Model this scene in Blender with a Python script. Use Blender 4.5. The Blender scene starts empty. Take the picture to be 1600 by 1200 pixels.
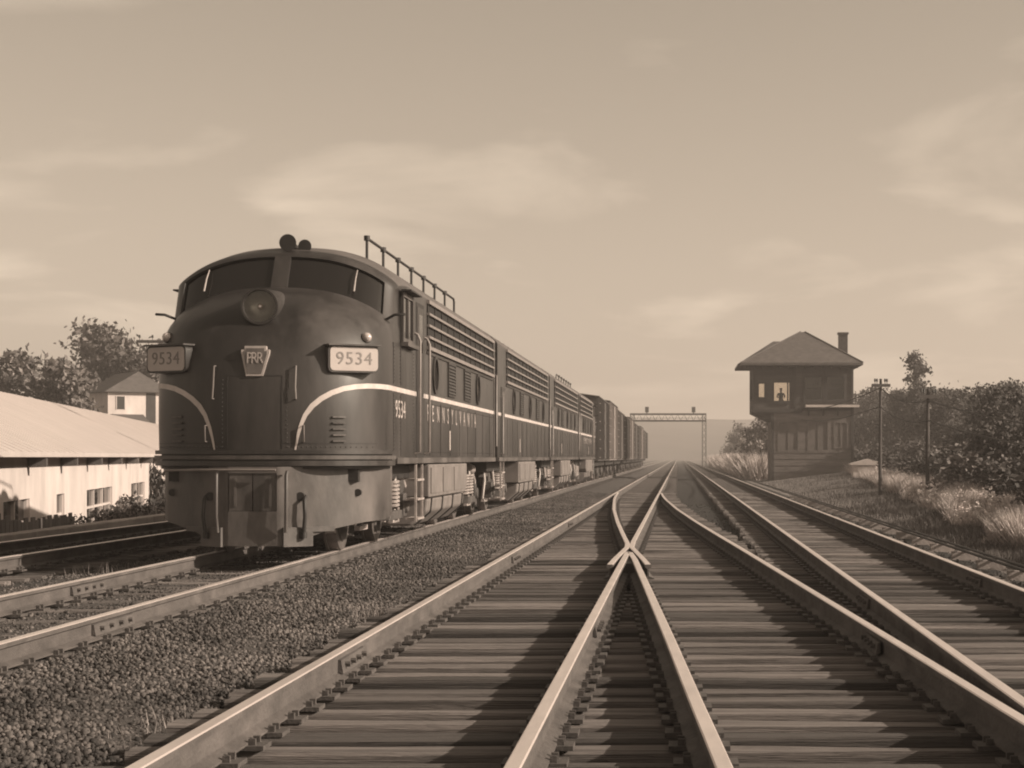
import bpy, bmesh, math, random
import numpy as np
from mathutils import Vector, Matrix

C = bpy.context
S = C.scene
COL = S.collection
rad = math.radians
rnd = random.Random(7)

# ------------------------------------------------------------------ camera
cam_d = bpy.data.cameras.new('camera')
cam = bpy.data.objects.new('camera', cam_d)
COL.objects.link(cam)
cam.location = (0, 0, 1.23)
cam.rotation_euler = (rad(90), 0, 0)
cam_d.sensor_width = 36
cam_d.lens = 63.9
cam_d.shift_x = -0.1625
cam_d.shift_y = 0.0713
cam_d.clip_start = 0.1
cam_d.clip_end = 20000
S.camera = cam

# ------------------------------------------------------------------ sun and sky
SUN_EL, SUN_AZ = 25.5, -10.0          # azimuth from +X; negative = towards the camera side
to_sun = Vector((math.cos(rad(SUN_EL)) * math.cos(rad(SUN_AZ)),
                 math.cos(rad(SUN_EL)) * math.sin(rad(SUN_AZ)), math.sin(rad(SUN_EL))))
sun_d = bpy.data.lights.new('sun', 'SUN')
sun_d.energy = 5.0
sun_d.angle = rad(0.6)
sun_d.color = (1.0, 0.855, 0.70)
sun = bpy.data.objects.new('sun', sun_d)
COL.objects.link(sun)
sun.rotation_euler = to_sun.to_track_quat('Z', 'Y').to_euler()

W = bpy.data.worlds.new('World')
S.world = W
W.use_nodes = True
nt = W.node_tree
nt.nodes.clear()
N = nt.nodes.new
L = nt.links.new
out = N('ShaderNodeOutputWorld')
bg = N('ShaderNodeBackground')
bg.inputs['Strength'].default_value = 0.108
sky = N('ShaderNodeTexSky')
sky.sky_type = 'NISHITA'
sky.sun_disc = False
sky.sun_elevation = rad(SUN_EL)
sky.sun_rotation = math.atan2(to_sun.x, to_sun.y)
sky.air_density = 1.0
sky.dust_density = 1.6
bw = N('ShaderNodeRGBToBW')
L(sky.outputs[0], bw.inputs[0])
tc = N('ShaderNodeTexCoord')
sep = N('ShaderNodeSeparateXYZ')
L(tc.outputs['Generated'], sep.inputs[0])
den = N('ShaderNodeMath'); den.operation = 'ADD'; den.inputs[1].default_value = 0.16
mx0 = N('ShaderNodeMath'); mx0.operation = 'MAXIMUM'; mx0.inputs[1].default_value = 0.0
L(sep.outputs['Z'], mx0.inputs[0]); L(mx0.outputs[0], den.inputs[0])
dx = N('ShaderNodeMath'); dx.operation = 'DIVIDE'; L(sep.outputs['X'], dx.inputs[0]); L(den.outputs[0], dx.inputs[1])
dy = N('ShaderNodeMath'); dy.operation = 'DIVIDE'; L(sep.outputs['Y'], dy.inputs[0]); L(den.outputs[0], dy.inputs[1])
cmb = N('ShaderNodeCombineXYZ'); L(dx.outputs[0], cmb.inputs[0]); L(dy.outputs[0], cmb.inputs[1])
cmb.inputs[2].default_value = 8.1
cn = N('ShaderNodeTexNoise'); cn.inputs['Scale'].default_value = 1.9; cn.inputs['Detail'].default_value = 7
cn.inputs['Roughness'].default_value = 0.52; cn.inputs['Distortion'].default_value = 0.35
L(cmb.outputs[0], cn.inputs['Vector'])
cr = N('ShaderNodeValToRGB')
cr.color_ramp.elements[0].position = 0.52; cr.color_ramp.elements[0].color = (0, 0, 0, 1)
cr.color_ramp.elements[1].position = 0.74; cr.color_ramp.elements[1].color = (1, 1, 1, 1)
L(cn.outputs['Fac'], cr.inputs[0])
cmul = N('ShaderNodeMath'); cmul.operation = 'MULTIPLY_ADD'
cmul.inputs[1].default_value = 0.52; cmul.inputs[2].default_value = 1.0
L(cr.outputs[0], cmul.inputs[0])
lum = N('ShaderNodeMath'); lum.operation = 'MULTIPLY'
L(bw.outputs[0], lum.inputs[0]); L(cmul.outputs[0], lum.inputs[1])
tint = N('ShaderNodeMix'); tint.data_type = 'RGBA'; tint.blend_type = 'MULTIPLY'
tint.inputs['Factor'].default_value = 1.0
tint.inputs['A'].default_value = (1.0, 0.825, 0.64, 1)
L(lum.outputs[0], tint.inputs['B'])
L(tint.outputs['Result'], bg.inputs['Color'])
L(bg.outputs[0], out.inputs['Surface'])

S.view_settings.view_transform = 'Standard'
S.view_settings.look = 'None'
S.view_settings.exposure = 0.46
S.view_settings.gamma = 1.0
S.view_settings.use_curve_mapping = False
S.render.engine = 'CYCLES'
S.cycles.filter_width = 2.0
S.cycles.max_bounces = 6
S.cycles.diffuse_bounces = 3
S.cycles.glossy_bounces = 3
S.cycles.transparent_max_bounces = 12
S.cycles.volume_bounces = 0
S.cycles.use_denoising = True

# ------------------------------------------------------------------ materials
TINT = (1.0, 0.89, 0.85)


def tn(g):
    if isinstance(g, (tuple, list)):
        return (*g, 1)
    return (g * TINT[0], g * TINT[1], g * TINT[2], 1)


MATS = {}


def mat(name, g, rough=0.6, var=0.25, scale=3.0, bump=0.0, bscale=40.0, metal=0.0, stretch=(1, 1, 1),
        rand=0.0, dirt=0.0, dirt_col=None, attr=None, coat=0.0, spec=0.5):
    m = bpy.data.materials.new(name)
    m.use_nodes = True
    t = m.node_tree
    b = t.nodes['Principled BSDF']
    b.inputs['Roughness'].default_value = rough
    b.inputs['Metallic'].default_value = metal
    b.inputs['Specular IOR Level'].default_value = spec
    if coat:
        b.inputs['Coat Weight'].default_value = coat
        b.inputs['Coat Roughness'].default_value = 0.25
    co = t.nodes.new('ShaderNodeTexCoord')
    mp = t.nodes.new('ShaderNodeMapping')
    mp.inputs['Scale'].default_value = stretch
    t.links.new(co.outputs['Object'], mp.inputs['Vector'])
    oi = t.nodes.new('ShaderNodeObjectInfo')
    rm = t.nodes.new('ShaderNodeMath'); rm.operation = 'MULTIPLY'; rm.inputs[1].default_value = 37.0
    t.links.new(oi.outputs['Random'], rm.inputs[0])
    rc = t.nodes.new('ShaderNodeCombineXYZ')
    for k in range(3):
        t.links.new(rm.outputs[0], rc.inputs[k])
    t.links.new(rc.outputs[0], mp.inputs['Location'])
    nz = t.nodes.new('ShaderNodeTexNoise')
    nz.inputs['Scale'].default_value = scale
    nz.inputs['Detail'].default_value = 6
    nz.inputs['Roughness'].default_value = 0.62
    t.links.new(mp.outputs[0], nz.inputs['Vector'])
    rp = t.nodes.new('ShaderNodeMapRange')
    rp.inputs['From Min'].default_value = 0.28
    rp.inputs['From Max'].default_value = 0.72
    rp.inputs['To Min'].default_value = 1 - var
    rp.inputs['To Max'].default_value = 1 + var
    t.links.new(nz.outputs['Fac'], rp.inputs['Value'])
    val = rp.outputs[0]
    if rand:
        r2 = t.nodes.new('ShaderNodeMapRange')
        r2.inputs['To Min'].default_value = 1 - rand
        r2.inputs['To Max'].default_value = 1 + rand
        t.links.new(oi.outputs['Random'], r2.inputs['Value'])
        mm = t.nodes.new('ShaderNodeMath'); mm.operation = 'MULTIPLY'
        t.links.new(val, mm.inputs[0]); t.links.new(r2.outputs[0], mm.inputs[1])
        val = mm.outputs[0]
    if attr:
        at = t.nodes.new('ShaderNodeAttribute'); at.attribute_name = attr
        mm = t.nodes.new('ShaderNodeMath'); mm.operation = 'MULTIPLY'
        t.links.new(val, mm.inputs[0]); t.links.new(at.outputs['Fac'], mm.inputs[1])
        val = mm.outputs[0]
    mix = t.nodes.new('ShaderNodeMix'); mix.data_type = 'RGBA'; mix.blend_type = 'MULTIPLY'
    mix.inputs['Factor'].default_value = 1
    mix.inputs['A'].default_value = tn(g)
    t.links.new(val, mix.inputs['B'])
    colr = mix.outputs['Result']
    if dirt:
        n2 = t.nodes.new('ShaderNodeTexNoise')
        n2.inputs['Scale'].default_value = scale * 0.37
        n2.inputs['Detail'].default_value = 8
        n2.inputs['Roughness'].default_value = 0.7
        t.links.new(mp.outputs[0], n2.inputs['Vector'])
        r3 = t.nodes.new('ShaderNodeMapRange')
        r3.inputs['From Min'].default_value = 0.45; r3.inputs['From Max'].default_value = 0.7
        r3.inputs['To Min'].default_value = 0.0; r3.inputs['To Max'].default_value = dirt
        t.links.new(n2.outputs['Fac'], r3.inputs['Value'])
        mx = t.nodes.new('ShaderNodeMix'); mx.data_type = 'RGBA'
        t.links.new(r3.outputs[0], mx.inputs['Factor'])
        t.links.new(colr, mx.inputs['A'])
        mx.inputs['B'].default_value = tn(dirt_col if dirt_col is not None else g * 0.45)
        colr = mx.outputs['Result']
        rr = t.nodes.new('ShaderNodeMapRange')
        rr.inputs['To Min'].default_value = rough; rr.inputs['To Max'].default_value = min(1, rough + 0.3)
        t.links.new(r3.outputs[0], rr.inputs['Value'])
        t.links.new(rr.outputs[0], b.inputs['Roughness'])
    t.links.new(colr, b.inputs['Base Color'])
    if bump:
        nb = t.nodes.new('ShaderNodeTexNoise')
        nb.inputs['Scale'].default_value = bscale
        nb.inputs['Detail'].default_value = 5
        t.links.new(mp.outputs[0], nb.inputs['Vector'])
        bp = t.nodes.new('ShaderNodeBump')
        bp.inputs['Strength'].default_value = bump
        bp.inputs['Distance'].default_value = 0.02
        t.links.new(nb.outputs['Fac'], bp.inputs['Height'])
        t.links.new(bp.outputs[0], b.inputs['Normal'])
    MATS[name] = m
    return m


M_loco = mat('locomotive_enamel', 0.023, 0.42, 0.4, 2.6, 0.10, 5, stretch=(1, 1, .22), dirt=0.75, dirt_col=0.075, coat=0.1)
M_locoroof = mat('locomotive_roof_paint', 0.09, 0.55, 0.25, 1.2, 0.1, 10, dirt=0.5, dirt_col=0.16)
M_stripe = mat('cream_stripe_paint', 0.5, 0.5, 0.2, 4, dirt=0.5, dirt_col=0.3)
M_letter = mat('lettering_paint', 0.42, 0.5, 0.15, 4)
M_glass = mat('dark_window_glass', 0.012, 0.06, 0.1, 2, spec=0.7)
M_black = mat('black_iron', 0.022, 0.6, 0.3, 5, 0.1, 30)
M_grille = mat('grille_steel', 0.2, 0.5, 0.2, 5)
M_under = mat('dusty_truck_steel', 0.05, 0.75, 0.5, 6, 0.25, 25, dirt=0.7, dirt_col=0.12)
M_tank = mat('fuel_tank_paint', 0.17, 0.6, 0.25, 3, 0.1, 15, dirt=0.5, dirt_col=0.12)
M_pilot = mat('pilot_paint', 0.06, 0.5, 0.45, 3.2, 0.25, 9, stretch=(1, 1, .5), dirt=0.8, dirt_col=0.15)
M_numb = mat('number_panel', 0.44, 0.4, 0.06, 5)
M_digit = mat('number_digit', 0.2, 0.5, 0.1, 5)
M_lamp = mat('lamp_lens', 0.45, 0.12, 0.2, 8, spec=0.9)
M_reflector = mat('headlight_reflector', (.40, .43, .46), 0.3, 0.2, 8, metal=0.5)
M_key = mat('keystone_enamel', 0.11, 0.4, 0.2, 10)
M_keyrim = mat('keystone_rim', 0.36, 0.45, 0.2, 10)
M_wheel = mat('wheel_steel', 0.12, 0.5, 0.3, 6, metal=0.3, dirt=0.6, dirt_col=0.08)
M_bright = mat('worn_bright_steel', 0.34, 0.5, 0.35, 7)
M_railtop = mat('polished_rail_head', 0.8, 0.36, 0.12, 9, metal=0.6, stretch=(1, .2, 1))
M_railside = mat('rusty_rail_web', 0.092, 0.7, 0.45, 5, 0.3, 40, stretch=(1, .5, 1), dirt=0.6, dirt_col=0.06)
M_plate = mat('tie_plate_rust', 0.075, 0.75, 0.4, 20, 0.2, 50)
M_tie = mat('weathered_tie_wood', 0.165, 0.88, 0.4, 4.0, 0.9, 20, stretch=(1.6, 12, 9), rand=0.55, dirt=0.7, dirt_col=0.05)
M_cinder = mat('oily_cinder_bed', 0.014, 0.95, 0.5, 9, 0.9, 70, dirt=0.5, dirt_col=0.06)
M_gravel = mat('crushed_stone_bed', 0.06, 0.95, 0.5, 16, 1.0, 60, dirt=0.4, dirt_col=0.05)
M_stone = mat('ballast_stone', 0.078, 0.9, 0.25, 30, 0.2, 80, attr='shade')
M_cinderstone = mat('cinder_stone', 0.018, 0.92, 0.3, 30, 0.2, 80, attr='shade')
M_dirt = mat('weedy_dirt', 0.13, 0.95, 0.45, 0.6, 0.8, 12, dirt=0.5, dirt_col=0.07)
M_grass = mat('dry_pale_grass', 0.52, 0.9, 0.3, 0.9, attr='shade')
M_leafdark = mat('dark_foliage', 0.05, 0.8, 0.4, 0.8, attr='shade')
M_leafmid = mat('mid_foliage', 0.105, 0.75, 0.45, 0.7, attr='shade')
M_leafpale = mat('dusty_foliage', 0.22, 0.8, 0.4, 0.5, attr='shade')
M_bark = mat('bark', 0.07, 0.9, 0.4, 6, 0.6, 14, stretch=(3, 3, .6))
M_pole = mat('creosoted_pole', 0.06, 0.85, 0.4, 5, 0.4, 20, stretch=(3, 3, .5))
M_hill = mat('wooded_hill', 0.06, 1.0, 0.5, 0.03, 0.0)
M_white = mat('whitewashed_wall', 0.56, 0.85, 0.2, 0.9, 0.15, 9, stretch=(1, 1, .5), dirt=0.45, dirt_col=0.36)
M_paleroof = mat('pale_metal_roof', 0.46, 0.75, 0.1, 0.7, 0.1, 8, dirt=0.4, dirt_col=0.38)
M_towerwall = mat('tower_clapboard', 0.06, 0.85, 0.3, 1.4, 0.3, 9, stretch=(.4, .4, 4), dirt=0.4, dirt_col=0.055)
M_towerlow = mat('tower_lower_clapboard', 0.14, 0.85, 0.3, 1.4, 0.3, 9, stretch=(.6, .6, 3), dirt=0.4, dirt_col=0.1)
M_towerpanel = mat('tower_panel', 0.13, 0.85, 0.25, 1.6, 0.3, 9, dirt=0.4, dirt_col=0.09)
M_towertrim = mat('tower_trim', 0.04, 0.8, 0.25, 2)
M_slate = mat('slate_roof', 0.085, 0.75, 0.35, 2.5, 0.4, 6, stretch=(1, 1, 2.5), dirt=0.4, dirt_col=0.07)
M_brick = mat('sooty_brick', 0.06, 0.9, 0.3, 5, 0.4, 14)
M_concrete = mat('old_concrete', 0.36, 0.9, 0.25, 1.5, 0.3, 16, dirt=0.5, dirt_col=0.2)
M_board = mat('grey_board', 0.11, 0.85, 0.3, 3, 0.3, 20, stretch=(3, 3, .5), rand=0.3)
M_darkopen = mat('dark_interior', 0.012, 0.9, 0.3, 2)
M_cloth = mat('dark_cloth', 0.05, 0.9, 0.2, 8)
M_skin = mat('skin', 0.35, 0.6, 0.1, 6)
M_box_a = mat('boxcar_brown', 0.10, 0.75, 0.25, 1.0, 0.15, 8, dirt=0.5, dirt_col=0.065)
M_box_b = mat('boxcar_grey', 0.2, 0.75, 0.25, 1.0, 0.15, 8, dirt=0.5, dirt_col=0.12)
M_box_c = mat('boxcar_dark', 0.06, 0.75, 0.25, 1.0, 0.15, 8, dirt=0.5, dirt_col=0.09)


def pane_mat():
    m = bpy.data.materials.new('clear_pane')
    m.use_nodes = True
    t = m.node_tree
    t.nodes.clear()
    o = t.nodes.new('ShaderNodeOutputMaterial')
    a = t.nodes.new('ShaderNodeBsdfTransparent'); a.inputs[0].default_value = (0.93, 0.9, 0.86, 1)
    g = t.nodes.new('ShaderNodeBsdfGlossy'); g.inputs['Roughness'].default_value = 0.05
    f = t.nodes.new('ShaderNodeFresnel'); f.inputs[0].default_value = 1.45
    x = t.nodes.new('ShaderNodeMixShader')
    t.links.new(f.outputs[0], x.inputs[0]); t.links.new(a.outputs[0], x.inputs[1]); t.links.new(g.outputs[0], x.inputs[2])
    t.links.new(x.outputs[0], o.inputs[0])
    return m


M_pane = pane_mat()


# ------------------------------------------------------------------ mesh helpers
class MB:
    def __init__(s):
        s.v, s.f, s.m = [], [], []

    def add(s, verts, faces, mi=0):
        o = len(s.v)
        s.v += [tuple(p) for p in verts]
        s.f += [tuple(i + o for i in q) for q in faces]
        s.m += [mi] * len(faces)
        return s

    def box(s, x0, x1, y0, y1, z0, z1, mi=0):
        return s.add([(x0, y0, z0), (x1, y0, z0), (x1, y1, z0), (x0, y1, z0),
                      (x0, y0, z1), (x1, y0, z1), (x1, y1, z1), (x0, y1, z1)],
                     [(3, 2, 1, 0), (4, 5, 6, 7), (0, 1, 5, 4), (1, 2, 6, 5), (2, 3, 7, 6), (3, 0, 4, 7)], mi)

    def cyl(s, p0, p1, r0, r1=None, n=12, caps=True, mi=0):
        r1 = r0 if r1 is None else r1
        p0, p1 = Vector(p0), Vector(p1)
        a = (p1 - p0).normalized()
        u = a.orthogonal().normalized()
        w = a.cross(u)
        vs, fs = [], []
        for k in range(n):
            c = math.cos(2 * math.pi * k / n); q = math.sin(2 * math.pi * k / n)
            vs.append(p0 + (u * c + w * q) * r0)
        for k in range(n):
            c = math.cos(2 * math.pi * k / n); q = math.sin(2 * math.pi * k / n)
            vs.append(p1 + (u * c + w * q) * r1)
        for k in range(n):
            j = (k + 1) % n
            fs.append((k, j, n + j, n + k))
        if caps:
            fs.append(tuple(range(n - 1, -1, -1)))
            fs.append(tuple(range(n, 2 * n)))
        return s.add(vs, fs, mi)

    def tube(s, pts, r, n=8, mi=0):
        pts = [Vector(p) for p in pts]
        vs, fs = [], []
        u = None
        for i, p in enumerate(pts):
            a = (pts[min(i + 1, len(pts) - 1)] - pts[max(i - 1, 0)]).normalized()
            if u is None:
                u = a.orthogonal().normalized()
            u = (u - a * u.dot(a)).normalized()
            w = a.cross(u)
            rr = r[i] if isinstance(r, (list, tuple)) else r
            for k in range(n):
                c = math.cos(2 * math.pi * k / n); q = math.sin(2 * math.pi * k / n)
                vs.append(p + (u * c + w * q) * rr)
        for i in range(len(pts) - 1):
            for k in range(n):
                j = (k + 1) % n
                fs.append((i * n + k, i * n + j, (i + 1) * n + j, (i + 1) * n + k))
        fs.append(tuple(range(n - 1, -1, -1)))
        fs.append(tuple(range((len(pts) - 1) * n, len(pts) * n)))
        return s.add(vs, fs, mi)

    def prism(s, poly, axis, a, b, mi=0):
        n = len(poly)

        def P(u, w, c):
            return {'x': (c, u, w), 'y': (u, c, w), 'z': (u, w, c)}[axis]
        vs = [P(u, w, a) for u, w in poly] + [P(u, w, b) for u, w in poly]
        fs = [tuple(range(n - 1, -1, -1)), tuple(range(n, 2 * n))]
        fs += [(k, (k + 1) % n, n + (k + 1) % n, n + k) for k in range(n)]
        return s.add(vs, fs, mi)

    def ball(s, c, r, nu=12, nv=8, mi=0, sc=(1, 1, 1)):
        vs = [(c[0], c[1], c[2] - r * sc[2])]
        for i in range(1, nv):
            ph = math.pi * i / nv - math.pi / 2
            for k in range(nu):
                th = 2 * math.pi * k / nu
                vs.append((c[0] + r * sc[0] * math.cos(ph) * math.cos(th), c[1] + r * sc[1] * math.cos(ph) * math.sin(th),
                           c[2] + r * sc[2] * math.sin(ph)))
        vs.append((c[0], c[1], c[2] + r * sc[2]))
        fs = []
        for k in range(nu):
            j = (k + 1) % nu
            fs.append((0, 1 + j, 1 + k))
            for i in range(nv - 2):
                fs.append((1 + i * nu + k, 1 + i * nu + j, 1 + (i + 1) * nu + j, 1 + (i + 1) * nu + k))
            fs.append((1 + (nv - 2) * nu + k, 1 + (nv - 2) * nu + j, len(vs) - 1))
        return s.add(vs, fs, mi)

    def mesh(s, name, mats, smooth=None, recalc=True):
        me = bpy.data.meshes.new(name)
        me.from_pydata(s.v, [], s.f)
        if not isinstance(mats, (list, tuple)):
            mats = [mats]
        for m in mats:
            me.materials.append(m)
        if len(mats) > 1:
            me.polygons.foreach_set('material_index', s.m)
        if recalc and len(s.f) < 40000:
            bm = bmesh.new(); bm.from_mesh(me)
            bmesh.ops.recalc_face_normals(bm, faces=bm.faces)
            bm.to_mesh(me); bm.free()
        if smooth:
            me.polygons.foreach_set('use_smooth', [True] * len(me.polygons))
            me.set_sharp_from_angle(angle=rad(smooth))
        me.update()
        return me

    def build(s, name, mats, parent=None, smooth=None, loc=None, bevel=0, recalc=True):
        o = bpy.data.objects.new(name, s.mesh(name, mats, smooth, recalc))
        COL.objects.link(o)
        if parent:
            o.parent = parent
        if loc:
            o.location = loc
        if bevel:
            bv = o.modifiers.new('bevel', 'BEVEL'); bv.width = bevel; bv.segments = 2; bv.limit_method = 'ANGLE'
            bv.angle_limit = rad(40)
        return o


def obj(name, me, parent=None, loc=None, rot=None, scale=None):
    o = bpy.data.objects.new(name, me)
    COL.objects.link(o)
    if parent: o.parent = parent
    if loc: o.location = loc
    if rot: o.rotation_euler = rot
    if scale: o.scale = scale
    return o


def tag(o, label, cat, group=None):
    o['label'] = label
    o['category'] = cat
    if group: o['group'] = group
    return o


def thing(name, label, cat, loc=(0, 0, 0), rotz=0, group=None):
    o = bpy.data.objects.new(name, None)
    COL.objects.link(o)
    o.location = loc
    o.rotation_euler = (0, 0, rotz)
    o.empty_display_size = 0.2
    return tag(o, label, cat, group)


def kids(o):
    return [c for c in KIDS.get(o.name, [])]


def copy_tree(o, parent=None):
    c = o.copy()
    COL.objects.link(c)
    if parent: c.parent = parent
    for ch in list(o.children):
        copy_tree(ch, c)
    return c


def np_mesh(name, V, F, mats, shade=None, smooth=False):
    """V (n,3), F (m,k) with constant k"""
    me = bpy.data.meshes.new(name)
    n, (m, k) = len(V), F.shape
    me.vertices.add(n)
    me.vertices.foreach_set('co', V.astype(np.float32).ravel())
    me.loops.add(m * k)
    me.loops.foreach_set('vertex_index', F.astype(np.int32).ravel())
    me.polygons.add(m)
    me.polygons.foreach_set('loop_start', np.arange(0, m * k, k, dtype=np.int32))
    me.polygons.foreach_set('loop_total', np.full(m, k, dtype=np.int32))
    if smooth:
        me.polygons.foreach_set('use_smooth', np.ones(m, dtype=bool))
    me.update(calc_edges=True)
    if shade is not None:
        a = me.attributes.new('shade', 'FLOAT', 'POINT')
        a.data.foreach_set('value', shade.astype(np.float32))
    for q in (mats if isinstance(mats, (list, tuple)) else [mats]):
        me.materials.append(q)
    return me


def text_mesh(s, size, m, extrude=0.004, align='CENTER', space=1.0):
    cu = bpy.data.curves.new('lettering', 'FONT')
    cu.body = s
    cu.size = size
    cu.extrude = extrude
    cu.align_x = align
    cu.align_y = 'CENTER'
    cu.space_character = space
    cu.resolution_u = 3
    o = bpy.data.objects.new('lettering', cu)
    COL.objects.link(o)
    dg = C.evaluated_depsgraph_get()
    me = bpy.data.meshes.new_from_object(o.evaluated_get(dg))
    me.materials.clear()
    me.materials.append(m)
    bpy.data.objects.remove(o)
    bpy.data.curves.remove(cu)
    return me


# ------------------------------------------------------------------ the ground
def ground_z(x, y):
    pts = [(-400, -0.9), (-60, -1.2), (-16, -1.15), (-13.2, -0.95), (-12.0, -0.42), (-10.6, -0.33), (-8.0, -0.27), (-7.0, -0.215),
           (-3.7, -0.2), (-3.0, -0.28), (-2.6, -0.335), (4.0, -0.34), (4.6, -0.38), (5.6, -0.45), (7.5, -.2), (10, 0.1), (14, .6), (20, 1.0), (60, 1.4), (400, 1.4)]
    xs = [p[0] for p in pts]; zs = [p[1] for p in pts]
    return float(np.interp(x, xs, zs))


xs = sorted(set([-6000, -2500, -1000, -400, -150, -60, -40, -25, -19, -16, -14.5, -13.2, -12.6, -12, -11.3, -10.6, -9.5, -8, -7.4, -7.0]
                + list(np.round(np.arange(-6.6, 5.1, 0.3), 2)) + [5.6, 6.5, 7.5, 8.7, 10, 14, 20, 35, 60, 120, 400, 1000, 2500, 6000]))
ys = [-30, -10, 0, 4] + list(np.arange(6, 30, 0.6)) + list(np.arange(30, 80, 2.5)) + [80, 90, 100, 120, 140, 160, 200, 250, 300, 400, 600, 900, 1500, 2500, 4000, 7000]
mb = MB()
gr = random.Random(3)
for y in ys:
    for x in xs:
        j = 0.012 if (-12 < x < 5 and y < 60) else 0
        mb.v.append((x, y, ground_z(x, y) + gr.uniform(-j, j)))
nx = len(xs)
for i in range(len(ys) - 1):
    for k in range(nx - 1):
        mb.f.append((i * nx + k, i * nx + k + 1, (i + 1) * nx + k + 1, (i + 1) * nx + k))
        xc = (xs[k] + xs[k + 1]) / 2
        mb.m.append(0 if -2.75 < xc < 4.6 else (1 if -7.4 < xc <= -2.75 else (0 if -12 < xc < 0 else 2)))
g = mb.build('ground', [M_cinder, M_gravel, M_dirt], smooth=60, recalc=False)
g['kind'] = 'structure'

# hills closing the view
rh = np.random.default_rng(5)


def hill(name, y, depth, h, seed, x0, x1):
    r = np.random.default_rng(seed)
    xs_ = np.linspace(x0, x1, 220)
    prof = h * (0.72 + 0.16 * np.sin(xs_ / 310 + seed) + 0.09 * np.sin(xs_ / 97 + 2 * seed) + 0.02 * np.sin(xs_ / 21) + 0.02 * r.standard_normal(len(xs_)))
    V, F = [], []
    for row, (yy, k) in enumerate([(y, 0.0), (y + depth * .25, .55), (y + depth * .5, 1.0), (y + depth * .75, .6), (y + depth, 0.0)]):
        for x, p in zip(xs_, prof):
            V.append((x, yy + 20 * math.sin(x / 60), -2 + (p + 2) * k))
    n = len(xs_)
    for i in range(4):
        for k in range(n - 1):
            F.append((i * n + k, i * n + k + 1, (i + 1) * n + k + 1, (i + 1) * n + k))
    me = np_mesh(name, np.array(V), np.array(F), M_hill, smooth=True)
    o = obj(name, me)
    o['kind'] = 'structure'


hill('hills', 850, 500, 25.5, 1, -1500, 1500)

# ------------------------------------------------------------------ ballast stones
ico_v = []
ph = (1 + 5 ** .5) / 2
for a in (-1, 1):
    for b in (-ph, ph):
        ico_v += [(0, a, b), (a, b, 0), (b, 0, a)]
ico_v = np.array(ico_v) / np.linalg.norm(ico_v[0])
_bm = bmesh.new()
for p in ico_v:
    _bm.verts.new(p)
bmesh.ops.convex_hull(_bm, input=_bm.verts)
_bm.verts.index_update()
ICO_F = np.array([[v.index for v in f.verts] for f in _bm.faces if len(f.verts) == 3])
ICO_V = np.array([v.co[:] for v in _bm.verts])
_bm.free()


def stones(name, P, R, m, seed, lo=0.45, hi=1.7):
    r = np.random.default_rng(seed)
    n = len(P)
    nv = len(ICO_V)
    V = ICO_V[None] * r.uniform(0.62, 1.2, (n, nv, 1)) * r.uniform(0.6, 1.25, (n, 1, 3))
    a = r.uniform(0, 2 * np.pi, (n, 1))
    c, s_ = np.cos(a), np.sin(a)
    x = V[..., 0] * c - V[..., 1] * s_
    y = V[..., 0] * s_ + V[..., 1] * c
    V = np.stack([x, y, V[..., 2]], -1) * R[:, None, None] + P[:, None]
    F = (ICO_F[None] + (np.arange(n) * nv)[:, None, None]).reshape(-1, 3)
    stain = .8 + .3 * np.sin(P[:, 0] * 2.1 + np.sin(P[:, 1] * .9) * 1.7) * np.sin(P[:, 1] * 1.3 + 1.1 * np.sin(P[:, 0] * 3.1))
    sh = np.repeat(r.uniform(lo, hi, n) ** 1.5 * stain, nv)
    o = obj(name, np_mesh(name, V.reshape(-1, 3), F, m, sh))
    o['kind'] = 'stuff'
    return o


def scatter(x0, x1, y0, y1, n, seed, r0, r1, pw=1.0, lift=0.3):
    r = np.random.default_rng(seed)
    # more stones close to the lens: uniform in 1/y
    u = r.uniform(0, 1, n)
    y = y0 * (y1 / y0) ** (u ** pw)
    x = r.uniform(x0, x1, n)
    R = r.uniform(0, 1, n) ** 2.0 * (r1 - r0) + r0
    z = np.array([ground_z(a, b) for a, b in zip(x, y)]) + R * lift
    return np.stack([x, y, z], -1), R


# ------------------------------------------------------------------ tracks
HEAD = 0.0365
PROF = [(-.0365, 0), (-.030, .0), (.030, 0), (.0365, -.006), (.0365, -.036), (.010, -.048), (.009, -.135), (.070, -.158), (.070, -.17),
        (-.070, -.17), (-.070, -.158), (-.009, -.135), (-.010, -.048), (-.0365, -.036), (-.0365, -.006)]
PROF = PROF[1:]


def rail_mesh(pts, name='rail'):
    mb = MB()
    n = len(PROF)
    for i, (x, y) in enumerate(pts):
        a = Vector(pts[min(i + 1, len(pts) - 1)]) - Vector(pts[max(i - 1, 0)])
        a.normalize()
        nx_, ny_ = a.y, -a.x
        for u, w in PROF:
            mb.v.append((x + nx_ * u, y + ny_ * u, w))
    for i in range(len(pts) - 1):
        for k in range(n):
            j = (k + 1) % n
            mb.f.append((i * n + k, i * n + j, (i + 1) * n + j, (i + 1) * n + k))
            mb.m.append(0 if PROF[k][1] > -.007 and PROF[j][1] > -.007 else 1)
    mb.f.append(tuple(range(n))); mb.m.append(1)
    mb.f.append(tuple(range((len(pts) - 1) * n, len(pts) * n))); mb.m.append(1)
    return mb.mesh(name, [M_railtop, M_railside], smooth=35)


def straight(x, y0, y1):
    ys_ = [y0]
    while ys_[-1] < y1:
        ys_.append(min(y1, ys_[-1] + 12))
    return [(x, y) for y in ys_]


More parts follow.
